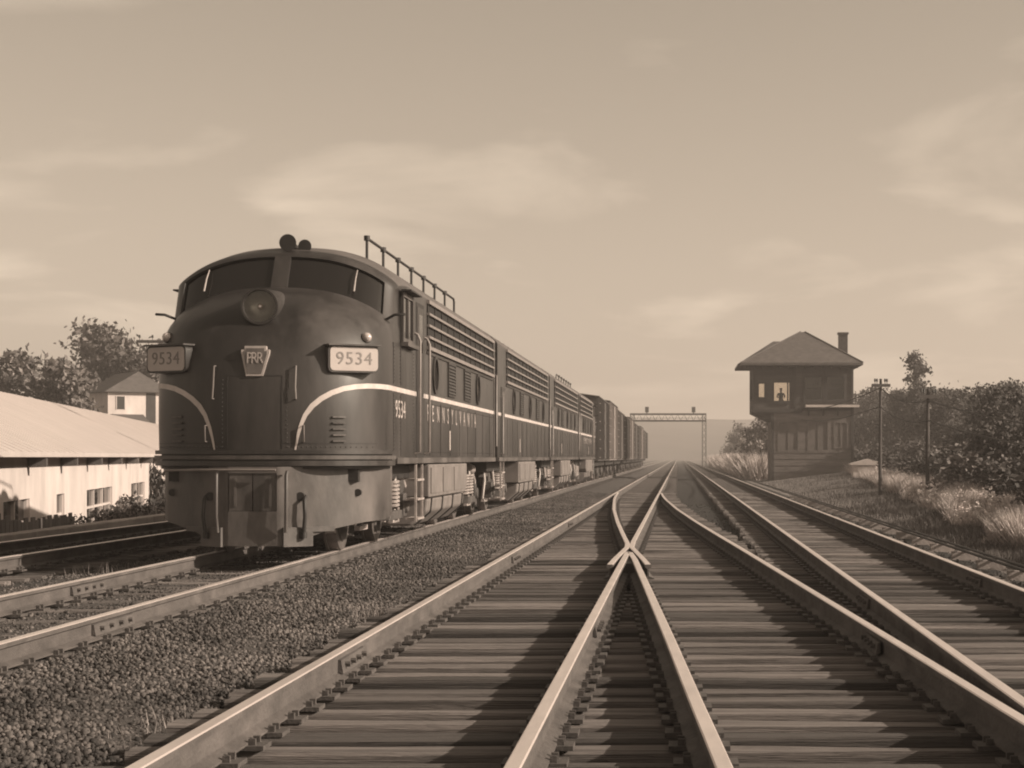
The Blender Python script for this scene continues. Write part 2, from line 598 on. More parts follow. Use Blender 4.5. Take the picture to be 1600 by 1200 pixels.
# four tie variants, split and chamfered
def tie_variant(seed):
    r = random.Random(seed)
    mb = MB()
    nseg = 5
    hx, hy, hz, ch = 0.5, 0.096, 0.085, 0.016
    prof = [(-hy, -hz), (-hy, hz - ch), (-hy + ch, hz), (r.uniform(-.03, .03), hz - r.uniform(0, .008)), (hy - ch, hz), (hy, hz - ch), (hy, -hz)]
    for i in range(nseg + 1):
        x = -hx + i / nseg
        for u, w in prof:
            e = 0.010 if 0 < i < nseg else 0.006
            mb.v.append((x, u + r.uniform(-e, e), w + r.uniform(-e, e)))
    n = len(prof)
    for i in range(nseg):
        for k in range(n):
            j = (k + 1) % n
            mb.f.append((i * n + k, i * n + j, (i + 1) * n + j, (i + 1) * n + k))
            mb.m.append(0)
    mb.f.append(tuple(range(n))); mb.m.append(0)
    mb.f.append(tuple(range(nseg * n, nseg * n + n))); mb.m.append(0)
    return mb.mesh('tie', M_tie)


TIES = [tie_variant(k) for k in range(6)]
TIE_TOP = -0.19


def lay_ties(parent, fn, y0, y_single, y1, step, seed, dz=0.0):
    r = random.Random(seed)
    y = y0
    far = MB()
    spots = []
    while y < y1:
        x0, x1 = fn(y)
        x0 += r.uniform(-.06, .06); x1 += r.uniform(-.06, .06)
        if y < y_single:
            obj('tie', TIES[r.randrange(6)], parent, ((x0 + x1) / 2, y + r.uniform(-.025, .025), TIE_TOP - .085 + dz + r.uniform(-.018, .006)),
                (r.uniform(-.02, .02), r.uniform(-.003, .003), r.uniform(-.02, .02) + (math.pi if r.random() < .5 else 0)),
                (x1 - x0, r.uniform(.82, 1.15), 1))
            spots.append(y)
        else:
            far.box(x0, x1, y - .11, y + .11, TIE_TOP - .17 + dz, TIE_TOP + dz)
        y += step + r.uniform(-.045, .045)
    if far.v:
        o = far.build('far_ties', M_tie, parent)
        o['kind'] = 'stuff'
    return spots


def plates(parent, fns, spots, ymax):
    mb = MB()
    for y in spots:
        if y > ymax: break
        for fn in fns:
            x = fn(y)
            if x is None: continue
            mb.box(x - .15, x + .15, y - .09, y + .09, TIE_TOP - .004, TIE_TOP + .019)
            for sx, sy in ((-.088, .05), (.088, -.05), (.088, .05), (-.088, -.05)):
                mb.box(x + sx - .017, x + sx + .017, y + sy - .012, y + sy + .012, TIE_TOP + .018, TIE_TOP + .05)
    o = mb.build('tie_plates', M_plate, parent)
    o['kind'] = 'stuff'


def joint(parent, x, y, L_=0.85):
    mb = MB()
    for s_ in (-1, 1):
        mb.prism([(x + s_ * .012, -.13), (x + s_ * .045, -.14), (x + s_ * .03, -.055), (x + s_ * .012, -.05)], 'y', y - L_ / 2, y + L_ / 2)
        for k in range(4):
            yy = y - L_ * .36 + k * L_ * .24
            mb.cyl((x + s_ * .03, yy, -.09), (x + s_ * .07, yy, -.09), .018, n=6)
    mb.build('joint_bar', M_railside, parent)


A_L, A_R = -2.16, -0.66
B_PTS = [(5.0, .275), (7.2, .185), (9.3, .082), (12.2, -.052), (17, -.285), (22.6, -.56), (24.8, -.668), (29, -.885), (34.6, -1.16), (43, -1.53), (52.9, -1.87), (58, -2.0), (63, -2.09)]


def B_L(y):
    return float(np.interp(y, [p[0] for p in B_PTS], [p[1] for p in B_PTS]))


def B_R(y):
    if y >= 63: return A_R + .0
    v = B_L(y) + 1.5
    return max(v, A_R + 0.085 if y < 61 else A_R + 0.085 * (63 - y) / 2)


FROG = 23.6
turn = thing('railway_turnout', 'middle track with crossing frog and diverging curved rails on long timbers', 'railway track', (0, 0, 0))
yy_ = [5.0] + list(np.arange(6, 23.0, 1.0)) + [FROG]
obj('rail', rail_mesh(straight(A_L, 5, 640)), turn)
# near (point) rails meeting in the frog's V
obj('rail', rail_mesh([(A_R, 5), (A_R, 14), (A_R, FROG)]), turn)
obj('rail', rail_mesh([(B_L(y), y) for y in yy_[:-1]] + [(A_R + .035, FROG - .1)]), turn)
# far rails, bent into wing rails past the throat
obj('rail', rail_mesh([(B_L(20.8) + .125, 20.8), (B_L(22) + .105, 22.0), (A_R + .02, 24.9), (A_R, 26.5), (A_R, 40), (A_R, 62)]), turn)
obj('rail', rail_mesh([(A_R - .125, 20.8), (A_R - .11, 22.0), (B_L(24.9) - .03, 24.9)] + [(B_L(y), y) for y in (26, 28, 30, 32, 34.6, 37, 40, 43, 47, 50, 53, 55.5, 58, 60.5, 63)]), turn)
obj('rail', rail_mesh([(B_R(y), y) for y in [5] + list(np.arange(6, 64, 1.5))] + [(A_R, 64 + 24 * k) for k in range(25)]), turn)
mb = MB()
mb.prism([(A_R - .035, 21.6), (B_L(21.6) + .03, 21.6), (A_R + .03, FROG + .15), (A_R - .01, FROG + .2)], 'z', -.17, -.035)
mb.build('frog_casting', M_railside, turn)


def turn_ties(y):
    if y < 22: return (A_L - .55, 3.22 + .58)
    return (A_L - .55, min(B_R(y) + .58, 1.12) if y < 66 else A_R + .55)


sp = lay_ties(turn, turn_ties, 5.2, 74, 330, .46, 11)
plates(turn, [lambda y: A_L, lambda y: A_R if y < FROG - 3 or FROG + 3 < y < 60 else None, lambda y: B_L(y) if y < FROG - 3 or FROG + 3 < y < 62 else None, B_R,
              lambda y: 1.74 if y < 22 else None, lambda y: 3.2 if y < 22 else None], sp, 60)
for y in (11.9, 23.8, 35.8): joint(turn, A_L, y)
joint(turn, A_R, 14.2); joint(turn, B_R(13.0), 13.0)

ctr = thing('railway_track', 'right hand straight track running past the signal tower', 'railway track')
obj('rail', rail_mesh(straight(1.74, 5, 640)), ctr)
obj('rail', rail_mesh(straight(3.2, 5, 640)), ctr)
sp = lay_ties(ctr, lambda y: (1.2, 3.78), 22.3, 74, 330, .46, 12)
plates(ctr, [lambda y: 1.74, lambda y: 3.2], sp, 55)
joint(ctr, 1.74, 16.8); joint(ctr, 3.2, 19.5)

TX = -5.25
ttr = thing('railway_track', 'left main track in stone ballast carrying the freight train', 'railway track')
obj('rail', rail_mesh(straight(TX - .75, 5, 640)), ttr)
obj('rail', rail_mesh(straight(TX + .75, 5, 640)), ttr)
sp = lay_ties(ttr, lambda y: (TX - 1.3, TX + 1.3), 5.2, 50, 230, .54, 13, -.003)
plates(ttr, [lambda y: TX - .75, lambda y: TX + .75], sp, 48)
joint(ttr, TX + .75, 14.4, 1.0); joint(ttr, TX - .75, 18.4, 1.0)

dtr = thing('railway_track', 'far left track half hidden in the shadow of the train', 'railway track')
DX = -9.05
obj('rail', rail_mesh(straight(DX - .75, 5, 300)), dtr)
obj('rail', rail_mesh(straight(DX + .75, 5, 300)), dtr)
sp = lay_ties(dtr, lambda y: (DX - 1.3, DX + 1.3), 14, 50, 120, .54, 14, -.02)
plates(dtr, [lambda y: DX - .75, lambda y: DX + .75], sp, 45)

# stones
P1, R1 = scatter(-4.62, -2.72, 6.5, 75, 80000, 1, .006, .024, 1.0, .4)
P2, R2 = scatter(-8.2, -4.4, 8.5, 40, 36000, 2, .007, .023, 1.0, .25)
keep = ~((np.abs(P2[:, 0] - (TX - .75)) < .09) | (np.abs(P2[:, 0] - (TX + .75)) < .09))
P2, R2 = P2[keep], R2[keep]
keep = np.abs(P1[:, 0] - (TX + .75)) > .09
P1, R1 = P1[keep], R1[keep]
stones('ballast_stones', np.vstack([P1, P2]), np.concatenate([R1, R2]), M_stone, 21)
P3, R3 = scatter(-2.7, 4.6, 6.2, 60, 24000, 3, .006, .024, 1.0, .3)
P3[:, 2] -= .0
stones('cinder_stones', P3, R3, M_cinderstone, 22, .4, 2.2)

# pipe run along the right hand edge
pr = thing('signal_pipeline', 'low double pipe run on carriers along right edge of tracks', 'pipe run')
for k in (0, 1):
    MB().tube([(4.35 + .16 * k, y, -.2) for y in range(8, 125, 9)], .022, 8).build('pipe', M_black, pr, smooth=50)
for y in np.arange(9, 120, 2.4):
    if y > 70: break
    MB().box(4.24, 4.64, y - .06, y + .06, -.42, -.235).build('pipe_carrier', M_concrete, pr)

# ------------------------------------------------------------------ locomotives
HW = 1.48            # half width of the carbody
EAVE, TOPZ = 3.60, 4.13
NEXP, PEXP = 2.5, 1.7
# rows of the nose: (y centre, z centre, y side, z side, half width)
ROWS = [(0.00, 1.30, 1.40, 1.30, HW), (-0.02, 1.70, 1.37, 1.70, HW), (0.00, 2.10, 1.37, 2.10, HW), (0.05, 2.38, 1.40, 2.34, HW),
        (0.14, 2.65, 1.44, 2.53, HW), (0.28, 2.89, 1.49, 2.66, HW), (0.48, 3.08, 1.54, 2.77, HW - .005), (0.76, 3.24, 1.60, 2.86, HW - .01),
        (1.08, 3.36, 1.66, 2.93, HW - .01), (1.30, 3.43, 1.70, 2.98, HW - .015), (1.37, 3.455, 1.72, 3.005, HW - .02),
        (1.64, 3.89, 1.88, 3.45, HW - .03), (1.71, 3.945, 1.92, 3.505, HW - .02), (1.90, 4.005, 2.06, 3.54, HW - .01), (2.2, 4.07, 2.3, 3.57, HW), (2.7, TOPZ, 2.7, EAVE, HW)]
TH = sorted(set([0, 2.2, 5, 9, 14, 19, 24, 29, 34, 39, 44, 49, 53, 57, 61, 64, 67, 70, 73, 76, 79, 82, 85, 87.5, 90]))
TH = [-t for t in TH[::-1] if t] + TH


def spow(v, p):
    return math.copysign(abs(v) ** p, v)


def ring_pt(row, th, W=None):
    yc, zc, ys_, zs, w = row
    s_, c = math.sin(rad(th)), math.cos(rad(th))
    c = max(c, 0)
    return Vector((w * spow(s_, 2 / NEXP), ys_ - (ys_ - yc) * c ** (2 / NEXP), zs + (zc - zs) * c ** PEXP))


def rowi(z):
    """lower nose row at height z (rows are level below 2.1)"""
    for a, b in zip(ROWS, ROWS[1:]):
        if a[1] <= z <= b[1]:
            t = (z - a[1]) / (b[1] - a[1])
            return tuple(p + (q - p) * t for p, q in zip(a, b))
    return ROWS[0]


def nose_xz(dx, z, off=0.0):
    row = rowi(z)
    w = row[4]
    if abs(dx) >= w:
        return Vector((math.copysign(w + off, dx), row[2], z))
    th = math.degrees(math.asin(min(1, (abs(dx) / w) ** (NEXP / 2))))
    th = math.copysign(th, dx)
    p = ring_pt(row, th)
    e = 0.6
    q = ring_pt(row, max(-90, min(90, th + e))) - ring_pt(row, max(-90, min(90, th - e)))
    nrm = Vector((q.y, -q.x, 0)).normalized()
    p = p + nrm * off
    p.z = z
    return p


WG0, WG1 = 10, 11      # windshield rows
GL = (2.2, 64)


def roof_profile(n=14):
    return [ring_pt((0, TOPZ, 0, EAVE, HW), -90 + 180 * k / n) for k in range(n + 1)]


def body_section(mb, y0, y1, z0=1.14, mi=0, mroof=1):
    rp = [Vector((-HW, 0, z0))] + roof_profile() + [Vector((HW, 0, z0))]
    n = len(rp)
    for y in (y0, y1):
        mb.v += [(p.x, y, p.z) for p in rp]
    o = len(mb.v) - 2 * n
    for k in range(n - 1):
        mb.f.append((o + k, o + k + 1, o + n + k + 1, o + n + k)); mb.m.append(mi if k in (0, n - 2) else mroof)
    mb.f.append(tuple(o + k for k in range(n))); mb.m.append(mi)
    mb.f.append(tuple(o + n + k for k in range(n))); mb.m.append(mi)


def truck(parent, yc, name='truck'):
    t = bpy.data.objects.new(name, None); COL.objects.link(t); t.parent = parent; t.location = (0, yc, 0)
    for ya in (-1.37, 1.37):
        mb = MB()
        for sx in (-1, 1):
            xw = sx * .75
            mb.cyl((xw - sx * .07, ya, .51), (xw + sx * .065, ya, .51), .51, .505, 28)
            mb.cyl((xw - sx * .10, ya, .51), (xw - sx * .07, ya, .51), .54, .54, 28)
            mb.cyl((xw + sx * .064, ya, .51), (xw + sx * .085, ya, .51), .40, .38, 24, mi=1)
            mb.cyl((xw + sx * .084, ya, .51), (xw + sx * .14, ya, .51), .15, .13, 14)
        mb.cyl((-.75, ya, .51), (.75, ya, .51), .09, n=10)
        mb.build('wheelset', [M_wheel, M_under], t, smooth=40)
    for sx in (-1, 1):
        x0, x1 = sx * 1.00, sx * 1.13
        prof = [(-2.05, .80), (-1.95, .92), (-1.0, .98), (-.55, .74), (.55, .74), (1.0, .98), (1.95, .92), (2.05, .80), (1.75, .62), (1.05, .66),
                (.62, .44), (-.62, .44), (-1.05, .66), (-1.75, .62)]
        mb = MB(); mb.prism(prof, 'x', min(x0, x1), max(x0, x1))
        mb.build('side_frame', M_under, t, bevel=.015)
        for ya in (-1.37, 1.37):
            mb = MB()
            mb.box(min(sx * 1.06, sx * 1.24), max(sx * 1.06, sx * 1.24), ya - .17, ya + .17, .36, .70)
            mb.cyl((sx * 1.23, ya, .52), (sx * 1.285, ya, .52), .125, .10, 12)
            mb.build('journal_box', M_under, t, smooth=35, bevel=.012)
            # pedestal straps
            MB().box(min(sx * 1.03, sx * 1.1), max(sx * 1.03, sx * 1.1), ya - .3, ya + .3, .27, .33).build('pedestal_tie', M_bright, t)
        mb = MB()
        for yy in (-.34, .34):
            for k in range(7):
                z = .50 + k * .055
                a = [(sx * 1.2 + .095 * math.cos(q), yy + .095 * math.sin(q), z + .055 * q / (2 * math.pi)) for q in np.linspace(0, 2 * math.pi, 11)]
                mb.tube(a, .020, 5)
        mb.build('coil_springs', M_bright, t, smooth=60)['kind'] = 'stuff'
        mb = MB()
        mb.prism([(-.62, .36), (.62, .36), (.5, .48), (-.5, .48)], 'x', min(sx * 1.08, sx * 1.32), max(sx * 1.08, sx * 1.32))
        mb.build('spring_plank', M_under, t, bevel=.01)
        for yy in (-.72, .72):
            MB().tube([(sx * 1.17, yy * .9, .42), (sx * 1.2, yy, .66), (sx * 1.17, yy * 1.02, .95)], .032, 6).build('swing_hanger', M_bright, t, smooth=60)
        for yy in (-2.0, 2.0):
            mb = MB()
            mb.cyl((sx * 1.1, yy * .86, .98), (sx * 1.1, yy * .60, 1.02), .10, .10, 12)
            mb.tube([(sx * 1.1, yy * .95, .95), (sx * 1.14, yy * 1.02, .75), (sx * 1.1, yy * 1.04, .35)], .03, 6)
            mb.box(min(sx * .72, sx * .84), max(sx * .72, sx * .84), yy * 1.0 - .05, yy * 1.0 + .05, .25, .75)
            mb.build('brake_gear', M_bright, t, smooth=40)
    MB().box(-1.0, 1.0, -.25, .25, .5, .95).box(-1, 1, -2.0, -1.93, .7, .9).box(-1, 1, 1.93, 2.0, .7, .9).build('bolster', M_black, t)
    return t


def side_details(root, y_first, y_last, cab, length, sides=(-1, 1)):
    """grilles, portholes, doors and the stripe on the carbody sides"""
    for s_ in sides:
        def X(a): return s_ * (HW + a)

        def bx(mb, a0, a1, y0, y1, z0, z1, mi=0):
            mb.box(min(X(a0), X(a1)), max(X(a0), X(a1)), y0, y1, z0, z1, mi)
        # upper grille
        gr_ = bpy.data.objects.new('side_grille', None); COL.objects.link(gr_); gr_.parent = root
        mb = MB(); bx(mb, .002, .006, y_first, y_last, 2.86, 3.56); mb.build('grille_backing', M_darkopen, gr_)
        for k in range(5):
            z = 2.84 + k * .172
            mb = MB(); bx(mb, .004, .045, y_first - .03, y_last + .03, z, z + (.035 if 0 < k < 4 else .055)); mb.build('grille_bar', M_grille, gr_)
        mb = MB()
        y = y_first
        while y <= y_last + .01:
            bx(mb, .007, .022, y - .015, y + .015, 2.86, 3.56); y += (y_last - y_first) / 12
        mb.build('grille_uprights', M_loco, gr_)['kind'] = 'stuff'
        # batten panels
        mb = MB(); bx(mb, .002, .018, y_first - .05, y_last + .05, 2.775, 2.815); mb.build('side_batten', M_loco, root)
        # portholes and louvred openings
        span = y_last - y_first
        c0 = y_first + (.9 if cab else 1.2)
        pos = [c0, c0 + span * .21, c0 + span * .44, c0 + span * .62] if cab else [c0 + span * .05, c0 + span * .22, c0 + span * .42, c0 + span * .62, c0 + span * .78]
        for i, yp in enumerate(pos):
            if i in (0, len(pos) - 1) or not cab and i == 2:
                rim = MB()
                n = 28
                rr = [(.30, .003), (.30, .028), (.245, .028), (.245, .006)]
                for (r_, a_) in rr:
                    for k in range(n):
                        q = 2 * math.pi * k / n
                        rim.v.append((X(a_), yp + r_ * math.cos(q), 2.5 + r_ * math.sin(q)))
                for i2 in range(3):
                    for k in range(n):
                        j = (k + 1) % n
                        rim.f.append((i2 * n + k, i2 * n + j, (i2 + 1) * n + j, (i2 + 1) * n + k)); rim.m.append(0)
                p = rim.build('porthole', M_loco, root, smooth=40)
                d = MB(); d.cyl((X(.002), yp, 2.5), (X(.009), yp, 2.5), .25, n=28); d.build('porthole_glass', M_glass, p)
            else:
                p = bpy.data.objects.new('louvre_panel', None); COL.objects.link(p); p.parent = root
                mb = MB(); bx(mb, .002, .006, yp - .42, yp + .42, 2.26, 2.74); mb.build('louvre_backing', M_darkopen, p)
                for k in range(9):
                    z = 2.28 + k * .052
                    mb = MB(); mb.add([(X(.006), yp - .42, z), (X(.03), yp - .42, z - .012), (X(.03), yp + .42, z - .012), (X(.006), yp + .42, z),
                                       (X(.006), yp - .42, z + .035), (X(.006), yp + .42, z + .035)],
                                      [(0, 1, 2, 3), (1, 4, 5, 2), (0, 4, 1), (3, 2, 5)]); mb.build('louvre_slat', M_loco, p)
                mb = MB()
                for (y0, y1, z0, z1) in ((yp - .46, yp - .42, 2.22, 2.78), (yp + .42, yp + .46, 2.22, 2.78), (yp - .42, yp + .42, 2.22, 2.256), (yp - .42, yp + .42, 2.744, 2.78)):
                    bx(mb, .002, .022, y0, y1, z0, z1)
                mb.build('louvre_frame', M_loco, p)
        # sill strip
        mb = MB(); bx(mb, .002, .03, 1.7 if cab else .1, length - .1, 1.14, 1.22); mb.build('sill_strip', M_pilot, root)
        # skirt clip, small white marker and rear grab
        mb = MB(); bx(mb, .003, .012, y_first + span * .275, y_first + span * .275 + .09, 1.34, 1.66); mb.build('white_marker', M_stripe, root)
        mb = MB(); mb.tube([(X(0), length - .25, 1.45), (X(.06), length - .25, 1.45), (X(.06), length - .25, 2.9), (X(0), length - .25, 2.9)], .016, 6)
        mb.build('handrail', M_grille, root, smooth=60)
        # rear side door
        if not cab:
            for yp in (.75,):
                d = bpy.data.objects.new('side_door', None); COL.objects.link(d); d.parent = root
                mb = MB(); bx(mb, .002, .012, yp, yp + .75, 1.24, 2.72); mb.build('door_panel', M_loco, d)
                mb = MB(); bx(mb, .012, .016, yp + .14, yp + .61, 2.24, 2.62); mb.build('door_window', M_glass, d)
                mb = MB(); mb.tube([(X(.01), yp - .09, 1.3), (X(.06), yp - .09, 1.3), (X(.06), yp - .09, 2.5), (X(.01), yp - .09, 2.5)], .014, 6)
                mb.build('door_handrail', M_grille, d, smooth=60)
        # panel seams
        mb = MB()
        k = y_first + .3
        while k < y_last:
            bx(mb, .001, .006, k, k + .018, 1.25, 2.06); k += 1.24
        mb.build('panel_seams', M_black, root)['kind'] = 'stuff'
    # stripe
    return


def underframe(root, y0, y1):
    mb = MB()
    mb.box(-1.2, 1.2, .5, y1 + 2.6, .92, 1.139)
    mb.build('underframe', M_black, root)
    for s_ in (-1, 1):
        mb = MB()
        a, b = sorted((s_ * .55, s_ * 1.50))
        mb.prism([(y0, .62), (y1 - .25, .62), (y1, .74), (y1, 1.12), (y0, 1.12)], 'x', a, b)
        t = mb.build('battery_box', M_tank, root, bevel=.02)
        m2 = MB()
        m2.prism([(.50 * s_, .60), (1.46 * s_, .60), (1.44 * s_, .40), (1.2 * s_, .19), (.5 * s_, .19)], 'y', y0 + .12, y1 - .1)
        m2.build('fuel_tank', M_tank, root, bevel=.03)
        for k in range(4):
            yy = y0 + .5 + k * (y1 - y0 - .9) / 3
            m3 = MB(); m3.prism([(1.455 * s_, .60), (1.475 * s_, .60), (1.455 * s_, .385), (1.21 * s_, .175), (1.19 * s_, .195), (1.43 * s_, .40)], 'y', yy, yy + .07)
            m3.build('tank_strap', M_black, root)
        for k in range(3):
            yy = y0 + .15 + k * (y1 - y0 - .6) / 3
            m3 = MB(); m3.box(min(s_ * 1.502, s_ * 1.515), max(s_ * 1.502, s_ * 1.515), yy, yy + (y1 - y0) / 3 - .3, .68, 1.07); m3.build('box_lid', M_tank, t)
        # air reservoirs and piping
        m4 = MB(); m4.cyl((s_ * 1.15, y1 + .2, .95), (s_ * 1.15, y1 + .75, .95), .14, n=14); m4.build('air_reservoir', M_under, root, smooth=40)


def roof_details(root, y0, y1, fans=True):
    if fans:
        for k in range(4):
            y = y1 - 1.0 - k * 1.35
            mb = MB(); mb.cyl((0, y, TOPZ - .05), (0, y, TOPZ + .16), .56, .54, 24); f = mb.build('radiator_fan', M_locoroof, root, smooth=40)
            mb = MB()
            for q in range(4):
                r_ = .12 + q * .12
                mb.tube([(r_ * math.cos(a), y + r_ * math.sin(a), TOPZ + .17) for a in np.linspace(0, 2 * math.pi, 17)], .012, 4)
            mb.build('fan_guard', M_grille, f)
        for y in (y0 + 2.4, y0 + 4.2):
            mb = MB(); mb.box(-.28, .28, y - .22, y + .22, TOPZ - .06, TOPZ + .12); mb.build('exhaust_stack', M_black, root, bevel=.02)
    mb = MB()
    y = y0 + .5
    while y < y1:
        rp = roof_profile(14)
        vs = [(p.x * 1.002, y, p.z + .008) for p in rp[1:-1]] + [(p.x * 1.002, y + .03, p.z + .008) for p in rp[1:-1]]
        n = len(rp) - 2
        mb.add(vs, [(k, k + 1, n + k + 1, n + k) for k in range(n - 1)])
        y += 1.3
    mb.build('roof_seams', M_black, root)


def coupler(root, y, d):
    mb = MB()
    mb.box(-.11, .11, min(y, y + d * .45), max(y, y + d * .45), .77, .97)
    mb.prism([(-.17, y + d * .40), (.13, y + d * .40), (.19, y + d * .56), (.10, y + d * .70), (.02, y + d * .62), (-.03, y + d * .52), (-.17, y + d * .60)], 'z', .72, 1.0)
    mb.build('coupler', M_black, root, bevel=.02)
    mb = MB()
    for sx in (-.42, .42):
        mb.tube([(sx, y, .92), (sx, y + d * .25, .86), (sx * .9, y + d * .38, .6), (sx * .8, y + d * .36, .35)], .028, 7)
    mb.build('air_hose', M_black, root, smooth=60)


def nose_stripe(root):
    path = [(.50, 1.32), (.525, 1.46), (.56, 1.60), (.62, 1.75), (.70, 1.865), (.80, 1.955), (.92, 2.03), (1.05, 2.085), (1.18, 2.115), (1.30, 2.13), (1.42, 2.135), (1.50, 2.135)]
    for s_ in (-1, 1):
        mb = MB()
        dense = []
        for (a, b) in zip(path, path[1:]):
            for t in (0, .33, .66):
                dense.append((a[0] + (b[0] - a[0]) * t, a[1] + (b[1] - a[1]) * t))
        dense.append(path[-1])
        n = len(dense)
        for i, p in enumerate(dense):
            q0, q1 = dense[max(0, i - 1)], dense[min(n - 1, i + 1)]
            d = Vector((q1[0] - q0[0], q1[1] - q0[1])).normalized()
            w = .010 + .022 * min(1, i / (n * .35))
            for sg in (1, -1):
                u, z = p[0] - d.y * w * sg, p[1] + d.x * w * sg
                mb.v.append(nose_xz(s_ * u, min(z, 2.3), .006)[:])
        # along the cab side
        for y in (1.47, 1.8, 2.6, 14.75):
            for z in (2.135 + .032, 2.135 - .032):
                mb.v.append((s_ * (HW + .004), y, z))
        for i in range(n + 3):
            mb.f.append((2 * i, 2 * i + 1, 2 * i + 3, 2 * i + 2)); mb.m.append(0)
        mb.build('stripe', M_stripe, root)


def keystone(root, z, y, sc=1.0):
    k = bpy.data.objects.new('keystone_emblem', None); COL.objects.link(k); k.parent = root
    k.location = (0, y, z); k.rotation_euler = (rad(-9), 0, 0)
    poly = [(-.135, .19), (.135, .19), (.135, .145), (.175, .145), (.175, .10), (.105, -.19), (-.105, -.19), (-.175, .10), (-.175, .145), (-.135, .145)]
    MB().prism([(a * sc, b * sc) for a, b in poly], 'y', -.012, .10).build('emblem_rim', M_keyrim, k)
    MB().prism([(a * sc * .83, b * sc * .84) for a, b in poly], 'y', -.019, .0).build('emblem_field', M_key, k)
    me = text_mesh('PRR', .15, M_keyrim, .003, space=.72)
    obj('emblem_letters', me, k, (0, -.023, .03), (rad(90), 0, 0), (1, 1.35, 1))


def spaced_text(s, size, length, m):
    w = []
    for sp_ in (1.0, 2.0):
        me = text_mesh(s, size, m, .002, space=sp_)
        xs_ = [v.co.x for v in me.vertices]
        w.append(max(xs_) - min(xs_))
    return text_mesh(s, size, m, .002, space=1 + (length - w[0]) / (w[1] - w[0]))


ROADNAME = spaced_text('PENNSYLVANIA', .36, 6.5, M_letter)


def nose_seams(root):
    mb = MB()

    def line(pts, w=.007, h=.004):
        for (a, b) in zip(pts, pts[1:]):
            d = Vector((b[0] - a[0], b[1] - a[1])).normalized()
            vs = []
            for (u, z) in (a, b):
                for sg in (1, -1):
                    for o_ in (-.004, h):
                        q = nose_xz(u - d.y * w * sg, z + d.x * w * sg, o_)
                        vs.append(q[:])
            mb.add(vs, [(0, 1, 5, 4), (1, 3, 7, 5), (3, 2, 6, 7)])
    for s_ in (-1, 1):
        line([(s_ * .34, 1.33 + .07 * k) for k in range(14)])
        line([(s_ * (.34 + .08 * k), 1.40) for k in range(15)], .005)
    line([(-.34 + .068 * k, 2.24) for k in range(11)])
    for s_ in (-1, 1):
        for (y, z0, z1) in ((1.52, 1.3, 2.08), (1.52, 2.2, 2.75), (2.16, 1.24, 2.08), (2.16, 2.2, 3.4)):
            mb.box(min(s_ * (HW - .004), s_ * (HW + .006)), max(s_ * (HW - .004), s_ * (HW + .006)), y, y + .016, z0, z1)
    mb.build('panel_seams', M_black, root)['kind'] = 'stuff'
    rv = MB()
    for s_ in (-1, 1):
        for k in range(28):
            z = 1.34 + k * .05
            if 2.05 < z < 2.22: continue
            for y in (1.60, 2.10, 3.35):
                rv.ball((s_ * (HW + .001), y, z), .009, 5, 3)
        for k in range(60):
            y = 4.7 + k * .165
            rv.ball((s_ * (HW + .001), y, 1.30), .009, 5, 3)
            rv.ball((s_ * (HW + .001), y, 2.03), .009, 5, 3)
        for k in range(16):
            q = nose_xz(s_ * .40, 1.36 + k * .055, .001); rv.ball(q[:], .009, 5, 3)
        for k in range(18):
            q = nose_xz(s_ * (.42 + k * .055), 1.355, .001); rv.ball(q[:], .009, 5, 3)
    o = rv.build('rivets', M_loco, root)
    o['kind'] = 'stuff'


